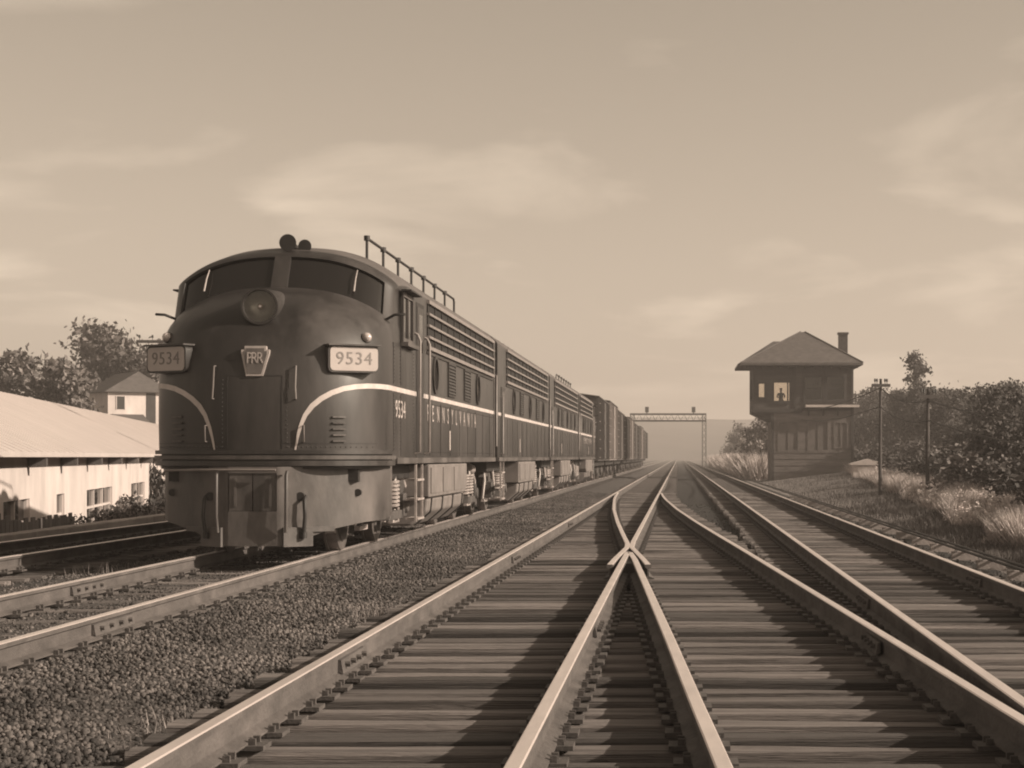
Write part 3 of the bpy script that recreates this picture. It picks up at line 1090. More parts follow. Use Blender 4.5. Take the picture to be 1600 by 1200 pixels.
def f_cab(label, number, copy_text=True):
    root = thing('diesel_locomotive', label, 'locomotive', group='diesel locomotives of the freight train')
    # ---- nose shell
    mb = MB()
    nT = len(TH)
    for r_ in ROWS:
        for t in TH:
            mb.v.append(ring_pt(r_, t)[:])
    for i in range(len(ROWS) - 1):
        for k in range(nT - 1):
            tm = (TH[k] + TH[k + 1]) / 2
            if i == WG0 and GL[0] <= abs(tm) <= GL[1]:
                continue
            mb.f.append((i * nT + k, i * nT + k + 1, (i + 1) * nT + k + 1, (i + 1) * nT + k))
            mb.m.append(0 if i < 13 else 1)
    # flat sides from the ring ends back to y = 2.7
    for s_, idx in ((-1, 0), (1, nT - 1)):
        o = len(mb.v)
        for r_ in ROWS:
            mb.v.append((s_ * HW if r_[1] > 4.1 else s_ * r_[4], 2.7, r_[3]))
        for i in range(len(ROWS) - 2):
            mb.f.append((i * nT + idx, o + i, o + i + 1, (i + 1) * nT + idx)); mb.m.append(0)
        i = len(ROWS) - 2
        mb.f.append((i * nT + idx, o + i, (i + 1) * nT + idx)); mb.m.append(0)
    # lower side strip under row 0
    for s_ in (-1, 1):
        mb.box(min(s_ * (HW - .04), s_ * HW), max(s_ * (HW - .04), s_ * HW), 1.45, 2.7, 1.14, 1.30)
    shell = mb.build('nose', [M_loco, M_locoroof], root, smooth=38)
    # windshield glass, set back in its opening with reveals
    for s_ in (-1, 1):
        g_ = MB()
        rv = MB()
        ths = [t for t in TH if GL[0] - .01 <= s_ * t <= GL[1] + .01]
        ths.sort(key=abs)
        nrm = []
        for t in ths:
            a, b = ring_pt(ROWS[WG0], t), ring_pt(ROWS[WG1], t)
            e = ring_pt(ROWS[WG0], max(-90, min(90, t + 1))) - ring_pt(ROWS[WG0], max(-90, min(90, t - 1)))
            inn = (b - a).cross(e).normalized()
            if inn.y < 0: inn = -inn
            nrm.append(inn)
            g_.v += [(a + inn * .035)[:], (b + inn * .035)[:]]
            rv.v += [a[:], (a + inn * .036)[:], b[:], (b + inn * .036)[:]]
        for i in range(len(ths) - 1):
            g_.f.append((2 * i, 2 * i + 2, 2 * i + 3, 2 * i + 1)); g_.m.append(0)
            rv.f += [(4 * i, 4 * i + 4, 4 * i + 5, 4 * i + 1), (4 * i + 2, 4 * i + 6, 4 * i + 7, 4 * i + 3)]; rv.m += [0, 0]
        rv.f += [(0, 1, 3, 2), (4 * len(ths) - 4, 4 * len(ths) - 3, 4 * len(ths) - 1, 4 * len(ths) - 2)]; rv.m += [0, 0]
        w = rv.build('windshield', M_black, root)
        g_.build('windshield_glass', M_glass, w, smooth=60)
        # wiper
        tw = 38 * s_
        a, b = ring_pt(ROWS[WG0], tw), ring_pt(ROWS[WG1], tw)
        MB().tube([(b + Vector((0, -.02, -.03)))[:], (a * .35 + b * .65 + Vector((-.01, -.03, 0)))[:], (a * .75 + b * .25 + Vector((-.02, -.02, 0)))[:]], [.008, .01, .014], 6).build('wiper', M_bright, w, smooth=60)
    # ---- carbody
    mb = MB()
    body_section(mb, 2.7, 14.85)
    mb.build('carbody', [M_loco, M_locoroof], root, smooth=38)
    MB().box(-.55, .55, 14.85, 15.1, 1.2, 3.4).build('diaphragm', M_black, root)
    # anticlimber ledge
    for j, (z0, z1, off) in enumerate(((1.12, 1.185, .05), (1.20, 1.25, .06), (1.265, 1.315, .05))):
        mb = MB()
        for t in TH:
            p = ring_pt(ROWS[0], t)
            e = ring_pt(ROWS[0], min(90, t + 1)) - ring_pt(ROWS[0], max(-90, t - 1))
            nn = Vector((e.y, -e.x, 0)).normalized()
            for (o_, z) in ((off, z0), (off, z1), (-.06, z1), (-.06, z0)):
                q = p + nn * o_
                mb.v.append((q.x, q.y, z))
        for i in range(nT - 1):
            for k in range(4):
                j2 = (k + 1) % 4
                mb.f.append((i * 4 + k, i * 4 + j2, (i + 1) * 4 + j2, (i + 1) * 4 + k)); mb.m.append(0)
        mb.f += [(0, 1, 2, 3), ((nT - 1) * 4, (nT - 1) * 4 + 1, (nT - 1) * 4 + 2, (nT - 1) * 4 + 3)]; mb.m += [0, 0]
        mb.build('anticlimber', M_pilot if j == 1 else M_loco, root, smooth=38)
    mb = MB()
    for t in TH:
        p = ring_pt(ROWS[0], t); mb.v += [(p.x * .985, p.y + .03, 1.08), (p.x * .985, p.y + .03, 1.31)]
    for i in range(nT - 1):
        mb.f.append((2 * i, 2 * i + 1, 2 * i + 3, 2 * i + 2)); mb.m.append(0)
    mb.build('nose_sill', M_black, root)
    # ---- pilot
    plan = [(-1.45, 1.62), (-1.43, 1.15), (-1.24, .66), (-.92, .36), (-.36, -.09), (-.30, -.10), (.30, -.10), (.36, -.09), (.92, .36), (1.24, .66), (1.43, 1.15), (1.45, 1.62)]
    bot = [.46, .42, .40, .33, .13, .13, .13, .13, .33, .40, .42, .46]
    mb = MB()
    n = len(plan)
    for (x, y), zb in zip(plan, bot):
        mb.v += [(x, y, zb), (x, y, 1.11), (x * .96, y + .05, 1.11), (x * .96, y + .05, zb)]
    for i in range(n - 1):
        if i == 5:      # coupler pocket: only lintel and lower lip
            continue
        for k in range(4):
            j2 = (k + 1) % 4
            mb.f.append((i * 4 + k, i * 4 + j2, (i + 1) * 4 + j2, (i + 1) * 4 + k)); mb.m.append(0)
    mb.f += [(0, 1, 2, 3), ((n - 1) * 4, (n - 1) * 4 + 1, (n - 1) * 4 + 2, (n - 1) * 4 + 3)]; mb.m += [0, 0]
    mb.box(-.30, .30, -.10, -.05, 1.03, 1.11)
    mb.box(-.30, .30, -.10, -.05, .13, .56)
    pl = mb.build('pilot', M_pilot, root, smooth=30)
    for s_ in (-1, 1):
        d_ = MB().box(min(.006 * s_, .29 * s_), max(.006 * s_, .29 * s_), -.088, -.02, .565, 1.025).build('coupler_door', M_pilot, pl)
        MB().box(min(.20 * s_, .23 * s_), max(.20 * s_, .23 * s_), -.098, -.089, .62, .97).build('door_hinge', M_pilot, d_)
    MB().box(-.33, .33, -.018, .0, .5, 1.1).build('pocket_back', M_black, pl)
    # step plates on the lower corners of the pilot
    for s_ in (-1, 1):
        sp_ = MB().prism([(0, .12), (.40 * s_, .12), (.40 * s_, .30), (.70 * s_, .30), (.70 * s_, .36), (0, .36)], 'y', -.03, .03).build('pilot_step', M_pilot, pl)
        sp_.location = (.37 * s_, -.09, 0); sp_.rotation_euler = (0, 0, s_ * math.atan2(.45, .56))
        for (x, z, r_) in ((.56, .74, .055), (1.18, .78, .045)):
            yb = np.interp(x, [.36, .92, 1.24], [-.09, .36, .66])
            mb = MB(); mb.cyl((s_ * x, yb - .035, z), (s_ * x, yb + .03, z), r_, n=14); mb.build('hose_socket', M_black, pl, smooth=40)
        mb = MB(); mb.tube([(s_ * .43, -.11, 1.05), (s_ * .43, -.16, 1.0), (s_ * .43, -.17, .5), (s_ * .42, -.14, .3)], .022, 7); mb.build('uncoupling_lever', M_pilot, pl, smooth=60)
    mb = MB(); mb.tube([(-1.2, .35, 1.06), (-.7, -.06, 1.07), (-.3, -.16, 1.07), (.3, -.16, 1.07)], .016, 6); mb.build('cut_lever_rod', M_grille, pl, smooth=60)
    for sx in (-.62, .62):
        yb = np.interp(abs(sx), [.36, .92], [-.09, .36])
        mb = MB(); mb.tube([(sx, yb - .03, .74), (sx, yb - .12, .70), (sx * 1.02, yb - .13, .5), (sx * .98, yb - .10, .28)], .026, 7)
        mb.cyl((sx * .98, yb - .10, .22), (sx * .98, yb - .10, .30), .04, n=8); mb.build('air_hose', M_black, root, smooth=60)
    # ---- headlight
    mb = MB()
    c = Vector((0, .34, 3.16))
    mb.cyl((0, .30, 3.12), (0, 1.15, 3.16), .225, .235, 32, caps=False)
    hl = mb.build('headlight', M_loco, root, smooth=40)
    mb = MB()
    nn_ = 32
    rr = [(.225, .30), (.232, .262), (.205, .262), (.195, .31)]
    for (r_, y) in rr:
        for k in range(nn_):
            q = 2 * math.pi * k / nn_
            mb.v.append((r_ * math.cos(q), y, 3.12 + r_ * math.sin(q)))
    for i in range(3):
        for k in range(nn_):
            j2 = (k + 1) % nn_
            mb.f.append((i * nn_ + k, i * nn_ + j2, (i + 1) * nn_ + j2, (i + 1) * nn_ + k)); mb.m.append(0)
    mb.build('headlight_rim', M_loco, hl, smooth=40)
    mb = MB()
    prof = [(.197, .30), (.15, .35), (.09, .38), (.0, .39)]
    for (r_, y) in prof[:-1]:
        for k in range(24):
            q = 2 * math.pi * k / 24
            mb.v.append((r_ * math.cos(q), y, 3.12 + r_ * math.sin(q)))
    mb.v.append((0, .39, 3.12))
    for i in range(2):
        for k in range(24):
            j2 = (k + 1) % 24
            mb.f.append((i * 24 + k, i * 24 + j2, (i + 1) * 24 + j2, (i + 1) * 24 + k)); mb.m.append(0)
    for k in range(24):
        mb.f.append((48 + k, 48 + (k + 1) % 24, 72)); mb.m.append(0)
    mb.build('headlight_reflector', M_reflector, hl, smooth=60)
    mb = MB(); mb.ball((0, .33, 3.12), .04, 12, 8); mb.build('headlight_bulb', M_lamp, hl, smooth=60)
    mb = MB(); mb.cyl((0, .296, 3.12), (0, .302, 3.12), .196, n=28); mb.build('headlight_glass', M_pane, hl)
    # seams, door outline and rivet rows of the nose
    nose_seams(root)
    # ---- number boxes
    for s_ in (-1, 1):
        nb = bpy.data.objects.new('number_box', None); COL.objects.link(nb); nb.parent = root
        nb.location = (s_ * 1.13, .40, 2.46); nb.rotation_euler = (0, 0, s_ * rad(30))
        w, h, dp = .335, .17, .72
        rc = .06

        def rrect(w, h, rc):
            pts = []
            for (cx, cz, a0) in ((w - rc, h - rc, 0), (-w + rc, h - rc, 90), (-w + rc, -h + rc, 180), (w - rc, -h + rc, 270)):
                for q in (0, 30, 60, 90):
                    pts.append((cx + rc * math.cos(rad(a0 + q)), cz + rc * math.sin(rad(a0 + q))))
            return pts
        MB().prism(rrect(w, h, rc), 'y', -.10, dp).build('number_housing', M_loco, nb, smooth=40)
        MB().prism(rrect(w - .022, h - .022, rc - .01), 'y', -.108, -.06).build('number_panel', M_numb, nb)
        MB().prism([(-w - .01, h - .005), (w + .01, h - .005), (w + .01, h + .015), (-w - .01, h + .015)], 'y', -.15, .3).build('number_visor', M_pilot, nb)
        obj('number_digits', text_mesh(number, .225, M_digit, .002, space=1.1), nb, (0, -.111, 0), (rad(90), 0, 0), (1.0, 1, 1))
        # classification lamp
        lp = bpy.data.objects.new('class_lamp', None); COL.objects.link(lp); lp.parent = root
        p = ring_pt(ROWS[5], s_ * 55)
        d = Vector((s_ * .42, -.85, .25)).normalized()
        MB().cyl((p - d * .05)[:], (p + d * .035)[:], .075, .07, 16).build('lamp_collar', M_pilot, lp, smooth=40)
        mb = MB(); mb.ball((p + d * .03)[:], .062, 14, 8); mb.build('lamp_lens', M_lamp, lp, smooth=60)
        # nose handrails
        pts = [nose_xz(s_ * .50, 2.36, 0), nose_xz(s_ * .50, 2.36, .045), nose_xz(s_ * .50, 2.1, .045), nose_xz(s_ * .51, 1.95, .045), nose_xz(s_ * .51, 1.95, 0)]
        mb = MB(); mb.tube([p[:] for p in pts], .010, 6); mb.build('nose_handrail', M_grille, root, smooth=60)
        pts = [nose_xz(s_ * .60, 1.62, 0), nose_xz(s_ * .60, 1.62, .05), nose_xz(s_ * .60, 1.42, .05), nose_xz(s_ * .60, 1.42, 0)]
        mb = MB(); mb.tube([p[:] for p in pts], .010, 6); mb.build('nose_grab', M_grille, root, smooth=60)
        # nose steps
        for k in range(5):
            z = 1.42 + k * .075
            mb = MB()
            for u in (.93, 1.0, 1.07):
                for (o_, zz) in ((.004, z), (.03, z), (.03, z + .018), (.004, z + .018)):
                    mb.v.append(nose_xz(s_ * u, zz, o_)[:])
            for i in range(2):
                for q in range(4):
                    j2 = (q + 1) % 4
                    mb.f.append((i * 4 + q, i * 4 + j2, (i + 1) * 4 + j2, (i + 1) * 4 + q)); mb.m.append(0)
            mb.build('nose_step', M_pilot, root)
        # cab side window, door, grabs, ladder, mirror bracket

        def bx(mb, a0, a1, y0, y1, z0, z1):
            mb.box(min(s_ * (HW + a0), s_ * (HW + a1)), max(s_ * (HW + a0), s_ * (HW + a1)), y0, y1, z0, z1)
        cw = bpy.data.objects.new('cab_window', None); COL.objects.link(cw); cw.parent = root
        mb = MB(); bx(mb, .002, .008, 2.3, 3.15, 2.86, 3.42); mb.build('cab_window_glass', M_glass, cw)
        mb = MB()
        for (y0, y1, z0, z1) in ((2.24, 2.30, 2.80, 3.48), (3.15, 3.21, 2.80, 3.48), (2.30, 3.15, 2.80, 2.86), (2.30, 3.15, 3.42, 3.48), (2.70, 2.74, 2.86, 3.42)):
            bx(mb, .002, .03, y0, y1, z0, z1)
        mb.build('cab_window_frame', M_pilot, cw)
        mb = MB(); bx(mb, .003, .10, 2.2, 3.25, 2.74, 2.795); mb.build('arm_rest', M_pilot, cw)
        mb = MB(); bx(mb, .003, .14, 2.2, 3.25, 3.49, 3.51); mb.build('sunshade', M_black, cw)
        dr = bpy.data.objects.new('cab_door', None); COL.objects.link(dr); dr.parent = root
        mb = MB(); bx(mb, .002, .006, 3.62, 4.38, 1.22, 3.46); mb.build('door_recess_shade', M_black, dr)  # flat black sheet on the side; shade of a door recess as colour
        mb = MB(); bx(mb, .006, .012, 3.70, 4.30, 1.28, 3.40); mb.build('door_panel', M_loco, dr)
        mb = MB(); bx(mb, .012, .016, 3.82, 4.18, 2.75, 3.30); mb.build('door_window', M_glass, dr)
        for yy in (3.50, 4.5):
            mb = MB(); X_ = lambda a: s_ * (HW + a)
            mb.tube([(X_(0), yy, 1.28), (X_(.07), yy, 1.30), (X_(.075), yy, 2.9), (X_(.04), yy, 2.98), (X_(0), yy, 3.0)], .019, 7); mb.build('door_handrail', M_grille, dr, smooth=60)
        mb = MB()
        for yy in (3.68, 4.32):
            bx(mb, -.03, .0, yy - .02, yy + .02, .30, 1.2)
        ld = mb.build('cab_ladder', M_bright, root)
        for z in (.34, .62, .90):
            mb = MB(); bx(mb, -.16, .02, 3.68, 4.32, z - .015, z + .015); mb.build('ladder_rung', M_bright, ld)
        p = ring_pt(ROWS[9], s_ * 70)
        mb = MB(); mb.tube([p[:], (p + Vector((s_ * .12, -.10, .05)))[:], (p + Vector((s_ * .25, -.05, .06)))[:]], .018, 6); mb.build('mirror_bracket', M_black, root, smooth=60)
        obj('cab_number', text_mesh(number, .34, M_letter, .002, space=1.08), root, (s_ * (HW + .006), 2.12, 1.86), (rad(90), 0, rad(90) * s_), (1.25, 1, 1))
        obj('road_name', ROADNAME, root, (s_ * (HW + .006), 8.0, 1.88), (rad(90), 0, rad(90) * s_), (1, 1, 1))['kind'] = 'stuff'
        MB().prism([(s_ * (HW + .002), 1.22), (s_ * (HW + .012), 1.22), (s_ * (HW + .012), 3.3), (s_ * (HW + .002), 3.3)], 'y', 14.55, 14.63).build('corner_batten', M_pilot, root)
    side_details(root, 4.75, 14.35, True, 14.85)
    nose_stripe(root)
    keystone(root, 2.42, .045)
    underframe(root, 4.85, 9.7)
    roof_details(root, 2.7, 14.8)
    truck(root, 2.85); truck(root, 12.1)
    # horn on the cab roof
    hn = bpy.data.objects.new('air_horn', None); COL.objects.link(hn); hn.parent = root; hn.location = (.02, 1.85, 4.05)
    mb = MB(); mb.cyl((0, -.02, .05), (0, .30, .05), .115, .05, 18); mb.cyl((0, .28, .05), (0, .62, .04), .05, .03, 12); mb.build('horn_bell', M_black, hn, smooth=40)
    mb = MB(); mb.cyl((.2, .12, .02), (.2, .38, .02), .09, .035, 14); mb.box(-.05, .25, .2, .3, -.12, .0); mb.build('horn_bracket', M_black, hn, smooth=40)
    # roof antenna pipes on stanchions
    for s_, ya, yb, zt, nst in ((1, 3.0, 12.9, 4.30, 7), (-.6, 4.2, 13.4, 4.42, 6)):
        an = bpy.data.objects.new('roof_antenna', None); COL.objects.link(an); an.parent = root
        xa = s_ * .88
        zr = ring_pt((0, TOPZ, 0, EAVE, HW), math.degrees(math.asin((abs(xa) / HW) ** (NEXP / 2)))).z - .03
        mb = MB(); mb.tube([(xa, ya, zt), (xa, yb - .08, zt), (xa, yb, zt - .06), (xa, yb, zr)], .021, 8); mb.build('antenna_pipe', M_black, an, smooth=50)
        for k in range(nst):
            y = ya + (yb - ya - .0) * k / nst
            mb = MB(); mb.cyl((xa, y, zr), (xa, y, zt), .02, .02, 8)
            mb.cyl((xa, y, zt - .035), (xa, y, zt + .035), .042, .042, 10); mb.build('antenna_stanchion', M_black, an, smooth=40)
    return root


def f_booster(label):
    root = thing('booster_locomotive', label, 'locomotive', group='diesel locomotives of the freight train')
    mb = MB(); body_section(mb, 0, 15.0); mb.build('carbody', [M_loco, M_locoroof], root, smooth=38)
    for y in (-.2, 15.0):
        MB().box(-.55, .55, y, y + .2, 1.2, 3.4).build('diaphragm', M_black, root)
    side_details(root, 1.9, 14.2, False, 15.0)
    for s_ in (-1, 1):
        mb = MB()
        mb.box(min(s_ * (HW + .001), s_ * (HW + .005)), max(s_ * (HW + .001), s_ * (HW + .005)), .1, 14.9, 2.103, 2.167); mb.build('stripe', M_stripe, root)
    underframe(root, 4.9, 9.8)
    roof_details(root, 0, 15)
    truck(root, 2.7); truck(root, 12.3)
    for s_ in (-1, 1):
        ld = bpy.data.objects.new('side_ladder', None); COL.objects.link(ld); ld.parent = root
        for yy in (.8, 1.45):
            MB().box(min(s_ * (HW - .03), s_ * HW), max(s_ * (HW - .03), s_ * HW), yy - .02, yy + .02, .3, 1.2).build('ladder_upright', M_bright, ld)
        for z in (.34, .62, .9):
            MB().box(min(s_ * (HW - .14), s_ * (HW + .02)), max(s_ * (HW - .14), s_ * (HW + .02)), .8, 1.45, z - .015, z + .015).build('ladder_rung', M_bright, ld)
    return root


D0 = 22.5
lead = f_cab('leading streamlined cab locomotive with round headlight, keystone emblem and curved stripe', '9534')
lead.location = (TX, D0, 0)
b1 = f_booster('cabless booster locomotive coupled right behind the leading cab unit')
b1.location = (TX, D0 + 15.35, 0)
b2 = copy_tree(b1)
b2['label'] = 'second cabless booster locomotive, between the first booster and the rear cab unit'
b2.location = (TX, D0 + 30.75, 0)
rear = copy_tree(lead)
rear['label'] = 'rear cab locomotive facing backwards at the front of the boxcars'
rear.location = (TX, D0 + 46.15 + 14.95, 0)
rear.rotation_euler = (0, 0, math.pi)

# ------------------------------------------------------------------ boxcars


def boxcar(label, m, h, rib, roof_m):
    r = thing('boxcar', label, 'boxcar', group='boxcars of the freight train')
    Lc, hw = 12.6, 1.52
    mb = MB(); mb.prism([(-hw, 1.05), (hw, 1.05), (hw, h - .2), (0, h), (-hw, h - .2)], 'y', 0, Lc); mb.build('car_body', m, r)
    mb = MB(); mb.prism([(-hw - .06, h - .24), (-hw - .06, h - .18), (0, h + .035), (hw + .06, h - .18), (hw + .06, h - .24), (0, h - .02)], 'y', -.06, Lc + .06); mb.build('car_roof', roof_m, r)
    MB().box(-.3, .3, -.1, Lc + .1, h + .05, h + .10).build('running_board', M_board, r)
    for s_ in (-1, 1):
        for k in range(rib):
            y = .05 + k * (Lc - .18) / (rib - 1)
            if abs(y - Lc / 2) < 1.0: continue
            MB().box(min(s_ * (hw + .002), s_ * (hw + .05)), max(s_ * (hw + .002), s_ * (hw + .05)), y, y + .09, 1.1, h - .26).build('side_rib', m, r)
        d = MB(); d.box(min(s_ * (hw + .003), s_ * (hw + .08)), max(s_ * (hw + .003), s_ * (hw + .08)), Lc / 2 - .95, Lc / 2 + .95, 1.15, h - .32)
        dd = d.build('sliding_door', m, r)
        for z in (1.5, 2.2, 2.9, 3.5):
            MB().box(min(s_ * (hw + .081), s_ * (hw + .10)), max(s_ * (hw + .081), s_ * (hw + .10)), Lc / 2 - .9, Lc / 2 + .9, z, z + .06).build('door_batten', m, dd)
        for ye in (.1, Lc - .55):
            mb = MB()
            for z in np.arange(1.2, h - .3, .42):
                mb.box(min(s_ * (hw + .052), s_ * (hw + .09)), max(s_ * (hw + .052), s_ * (hw + .09)), ye, ye + .45, z, z + .025)
            mb.build('ladder', M_bright, r)
    for y in (-.06, Lc + .002):
        mb = MB()
        for z in np.arange(1.3, h - .4, .3):
            mb.box(-hw + .08, hw - .08, y, y + .058, z, z + .12)
        mb.build('corrugated_end', m, r)
    MB().box(-1.3, 1.3, .4, Lc - .4, .8, 1.049).build('underframe', M_black, r)
    for yc in (2.1, Lc - 2.1):
        t = bpy.data.objects.new('truck', None); COL.objects.link(t); t.parent = r; t.location = (0, yc, 0)
        for ya in (-.84, .84):
            mb = MB()
            for sx in (-1, 1):
                mb.cyl((sx * .69, ya, .42), (sx * .82, ya, .42), .42, n=18)
            mb.cyl((-.7, ya, .42), (.7, ya, .42), .08, n=8)
            mb.build('wheelset', M_wheel, t, smooth=40)
        for sx in (-1, 1):
            MB().prism([(-1.1, .38), (-1.1, .56), (-.4, .78), (.4, .78), (1.1, .56), (1.1, .38), (.7, .45), (.35, .24), (-.35, .24), (-.7, .45)], 'x', min(sx * .92, sx * 1.03), max(sx * .92, sx * 1.03)).build('side_frame', M_under, t)
    return r


cars = [boxcar('dark ribbed boxcar coupled directly behind the rear cab locomotive', M_box_c, 4.25, 11, M_box_c),
        boxcar('taller grey boxcar, second behind the locomotives', M_box_b, 4.45, 9, M_box_c),
        boxcar('brown boxcar, third behind the locomotives', M_box_a, 4.3, 13, M_box_a)]
rest = ['dark boxcar, fourth behind the locomotives', 'grey boxcar, fifth behind the locomotives', 'brown boxcar, sixth behind the locomotives',
        'dark boxcar, seventh behind the locomotives', 'grey boxcar, eighth behind the locomotives', 'brown boxcar, ninth behind the locomotives',
        'dark boxcar, tenth and last seen behind the locomotives']
yb = D0 + 46.15 + 15.9
for i, c in enumerate(cars):
    c.location = (TX, yb + i * 13.5, 0)
for i, lb in enumerate(rest):
    c = copy_tree(cars[i % 3]); c['label'] = lb
    c.location = (TX, yb + (i + 3) * 13.5, 0)

# ------------------------------------------------------------------ signal tower
tw = thing('signal_tower', 'two storey wooden railway signal tower with hipped slate roof and chimney', 'signal tower', (0, 122, 0))
TXL, TXR, TBX = 6.25, 11.75, 4.98      # lower wall left, right, bay left
TD = 5.2
GZ = -.75


def wall_x(mb, x0, x1, y0, y1, z0, z1, holes):
    """wall in the XZ plane with rectangular openings (x0, x1, z0, z1)"""
    hs = sorted(holes)
    cur = x0
    for (a, b, c, d) in hs:
        if a > cur: mb.box(cur, a, y0, y1, z0, z1)
        if c > z0: mb.box(a, b, y0, y1, z0, c)
        if d < z1: mb.box(a, b, y0, y1, d, z1)
        cur = b
    if cur < x1: mb.box(cur, x1, y0, y1, z0, z1)


# lower storey
mb = MB()
lw = [(6.75, 8.0, 1.7, 3.55), (8.75, 10.0, 1.7, 3.55), (10.5, 11.3, 1.9, 3.5)]
wall_x(mb, TXL, TXR, 0, .18, GZ, 4.35, lw)
mb.box(TXL, TXR, TD - .18, TD, GZ, 4.35); mb.box(TXL, TXL + .18, .18, TD - .18, GZ, 4.35); mb.box(TXR - .18, TXR, .18, TD - .18, GZ, 4.35)
mb.build('lower_wall', M_towerlow, tw)
for (a, b, c, d) in lw:
    w = bpy.data.objects.new('lower_window', None); COL.objects.link(w); w.parent = tw
    MB().box(a, b, .02, .06, c, d).build('window_panel', M_towerpanel, w)
    mb = MB()
    for (p, q, r_, s_) in ((a - .09, a, c - .09, d + .09), (b, b + .09, c - .09, d + .09), (a, b, c - .09, c), (a, b, d, d + .09)):
        mb.box(p, q, -.03, .09, r_, s_)
    mb.build('window_frame', M_towerlow, w)
    MB().box((a + b) / 2 - .03, (a + b) / 2 + .03, -.01, .019, c, d).build('window_mullion', M_towerlow, w)
for z in (.2, .65, 1.1, 1.5):
    MB().box(TXL - .03, TXR + .03, -.03, -.002, z, z + .09).build('wall_course', M_towerlow, tw)
for x in (TXL - .02, TXR - .16):
    MB().box(x, x + .18, -.06, -.003, GZ, 4.34).build('corner_board', M_towertrim, tw)
# upper storey, hollow so that one sees through the windows
ZU0, ZU1 = 4.35, 7.42
up = [(5.40, 5.82, 5.25, 6.15), (6.42, 7.45, 5.0, 6.22), (8.5, 9.6, 5.1, 6.6), (10.0, 11.1, 5.1, 6.6)]
mb = MB()
wall_x(mb, TBX, TXR, -.02, .13, ZU0, ZU1, up)
wall_x(mb, TBX, TXR, TD - .15, TD + .02, ZU0, ZU1, [(5.25, 8.2, 4.95, 6.8)])
mb.box(TBX, TBX + .15, .13, 1.0, ZU0, ZU1); mb.box(TBX, TBX + .15, 4.2, TD - .15, ZU0, ZU1)
mb.box(TBX, TBX + .15, 1.0, 4.2, ZU0, 5.1); mb.box(TBX, TBX + .15, 1.0, 4.2, 6.5, ZU1)
mb.box(TXR - .15, TXR, .13, TD - .15, ZU0, ZU1)
mb.build('upper_wall', M_towerwall, tw)
MB().box(TBX + .15, TXR - .15, .13, TD - .15, ZU0, ZU0 + .15).build('upper_floor', M_board, tw)
MB().box(8.05, 8.15, .13, TD - .15, ZU0 + .15, ZU1).build('partition', M_towerwall, tw)
for i, (a, b, c, d) in enumerate(up):
    w = bpy.data.objects.new('upper_window', None); COL.objects.link(w); w.parent = tw
    MB().box(a, b, .03, .045, c, d).build('window_pane', M_pane, w)
    mb = MB()
    for (p, q, r_, s_) in ((a - .08, a, c - .1, d + .1), (b, b + .08, c - .1, d + .1), (a, b, c - .1, c), (a, b, d, d + .1)):
        mb.box(p, q, -.07, .02, r_, s_)
    mb.build('window_frame', M_towertrim, w)
    if i > 1:
        MB().box(a, b, .0, .028, (c + d) / 2 - .03, (c + d) / 2 + .03).build('meeting_rail', M_towertrim, w)
    MB().box(a - .12, b + .12, -.12, -.071, c - .17, c - .101).build('window_sill', M_towertrim, w)
w = bpy.data.objects.new('rear_window', None); COL.objects.link(w); w.parent = tw
MB().box(5.25, 8.2, TD - .09, TD - .075, 4.95, 6.8).build('window_pane', M_pane, w)
MB().box(6.0, 6.1, TD - .06, TD, 4.95, 6.8).box(7.6, 7.7, TD - .06, TD, 4.95, 6.8).build('window_mullion', M_towertrim, w)
w = bpy.data.objects.new('side_window', None); COL.objects.link(w); w.parent = tw
MB().box(TBX + .07, TBX + .085, 1.0, 4.2, 5.1, 6.5).build('window_pane', M_pane, w)
for y in (2.02, 3.1):
    MB().box(TBX, TBX + .065, y, y + .08, 5.1, 6.5).build('window_mullion', M_towertrim, w)
# overhang of the bay with its coved underside
mb = MB(); mb.prism([(TBX, 4.349), (TBX, 4.22), (TXL - .3, 3.75), (TXL - .001, 3.62), (TXL - .001, 4.349)], 'y', .0, TD); mb.build('bay_cove', M_towertrim, tw)
MB().box(TBX - .06, 8.3, -.14, -.021, 4.22, 4.46).build('belt_course', M_towertrim, tw)
MB().box(8.5, TXR + .35, -.62, -.021, 4.56, 4.72).build('pale_ledge', M_white, tw)
for k in range(4):
    x = 8.7 + k * .98
    MB().prism([(-.021, 4.0), (-.021, 4.55), (-.5, 4.55)], 'x', x, x + .08).build('ledge_bracket', M_towertrim, tw)
for x in (TBX + .02, 7.75, 9.75, TXR - .14):
    MB().box(x, x + .13, -.075, -.022, 4.5, ZU1 - .02).build('upper_post', M_towertrim, tw)
# roofs
def hip(name, x0, x1, y0, y1, z0, rx0, rx1, ry0, ry1, z1, th=.16):
    mb = MB()
    vs = [(x0, y0, z0), (x1, y0, z0), (x1, y1, z0), (x0, y1, z0), (rx0, ry0, z1), (rx1, ry0, z1), (rx1, ry1, z1), (rx0, ry1, z1)]
    vb = [(a, b, c - th) for a, b, c in vs[:4]]
    mb.add(vs + vb, [(0, 1, 5, 4), (1, 2, 6, 5), (2, 3, 7, 6), (3, 0, 4, 7), (4, 5, 6, 7), (0, 1, 9, 8), (1, 2, 10, 9), (2, 3, 11, 10), (3, 0, 8, 11), (8, 9, 10, 11)])
    return mb.build(name, M_slate, tw)


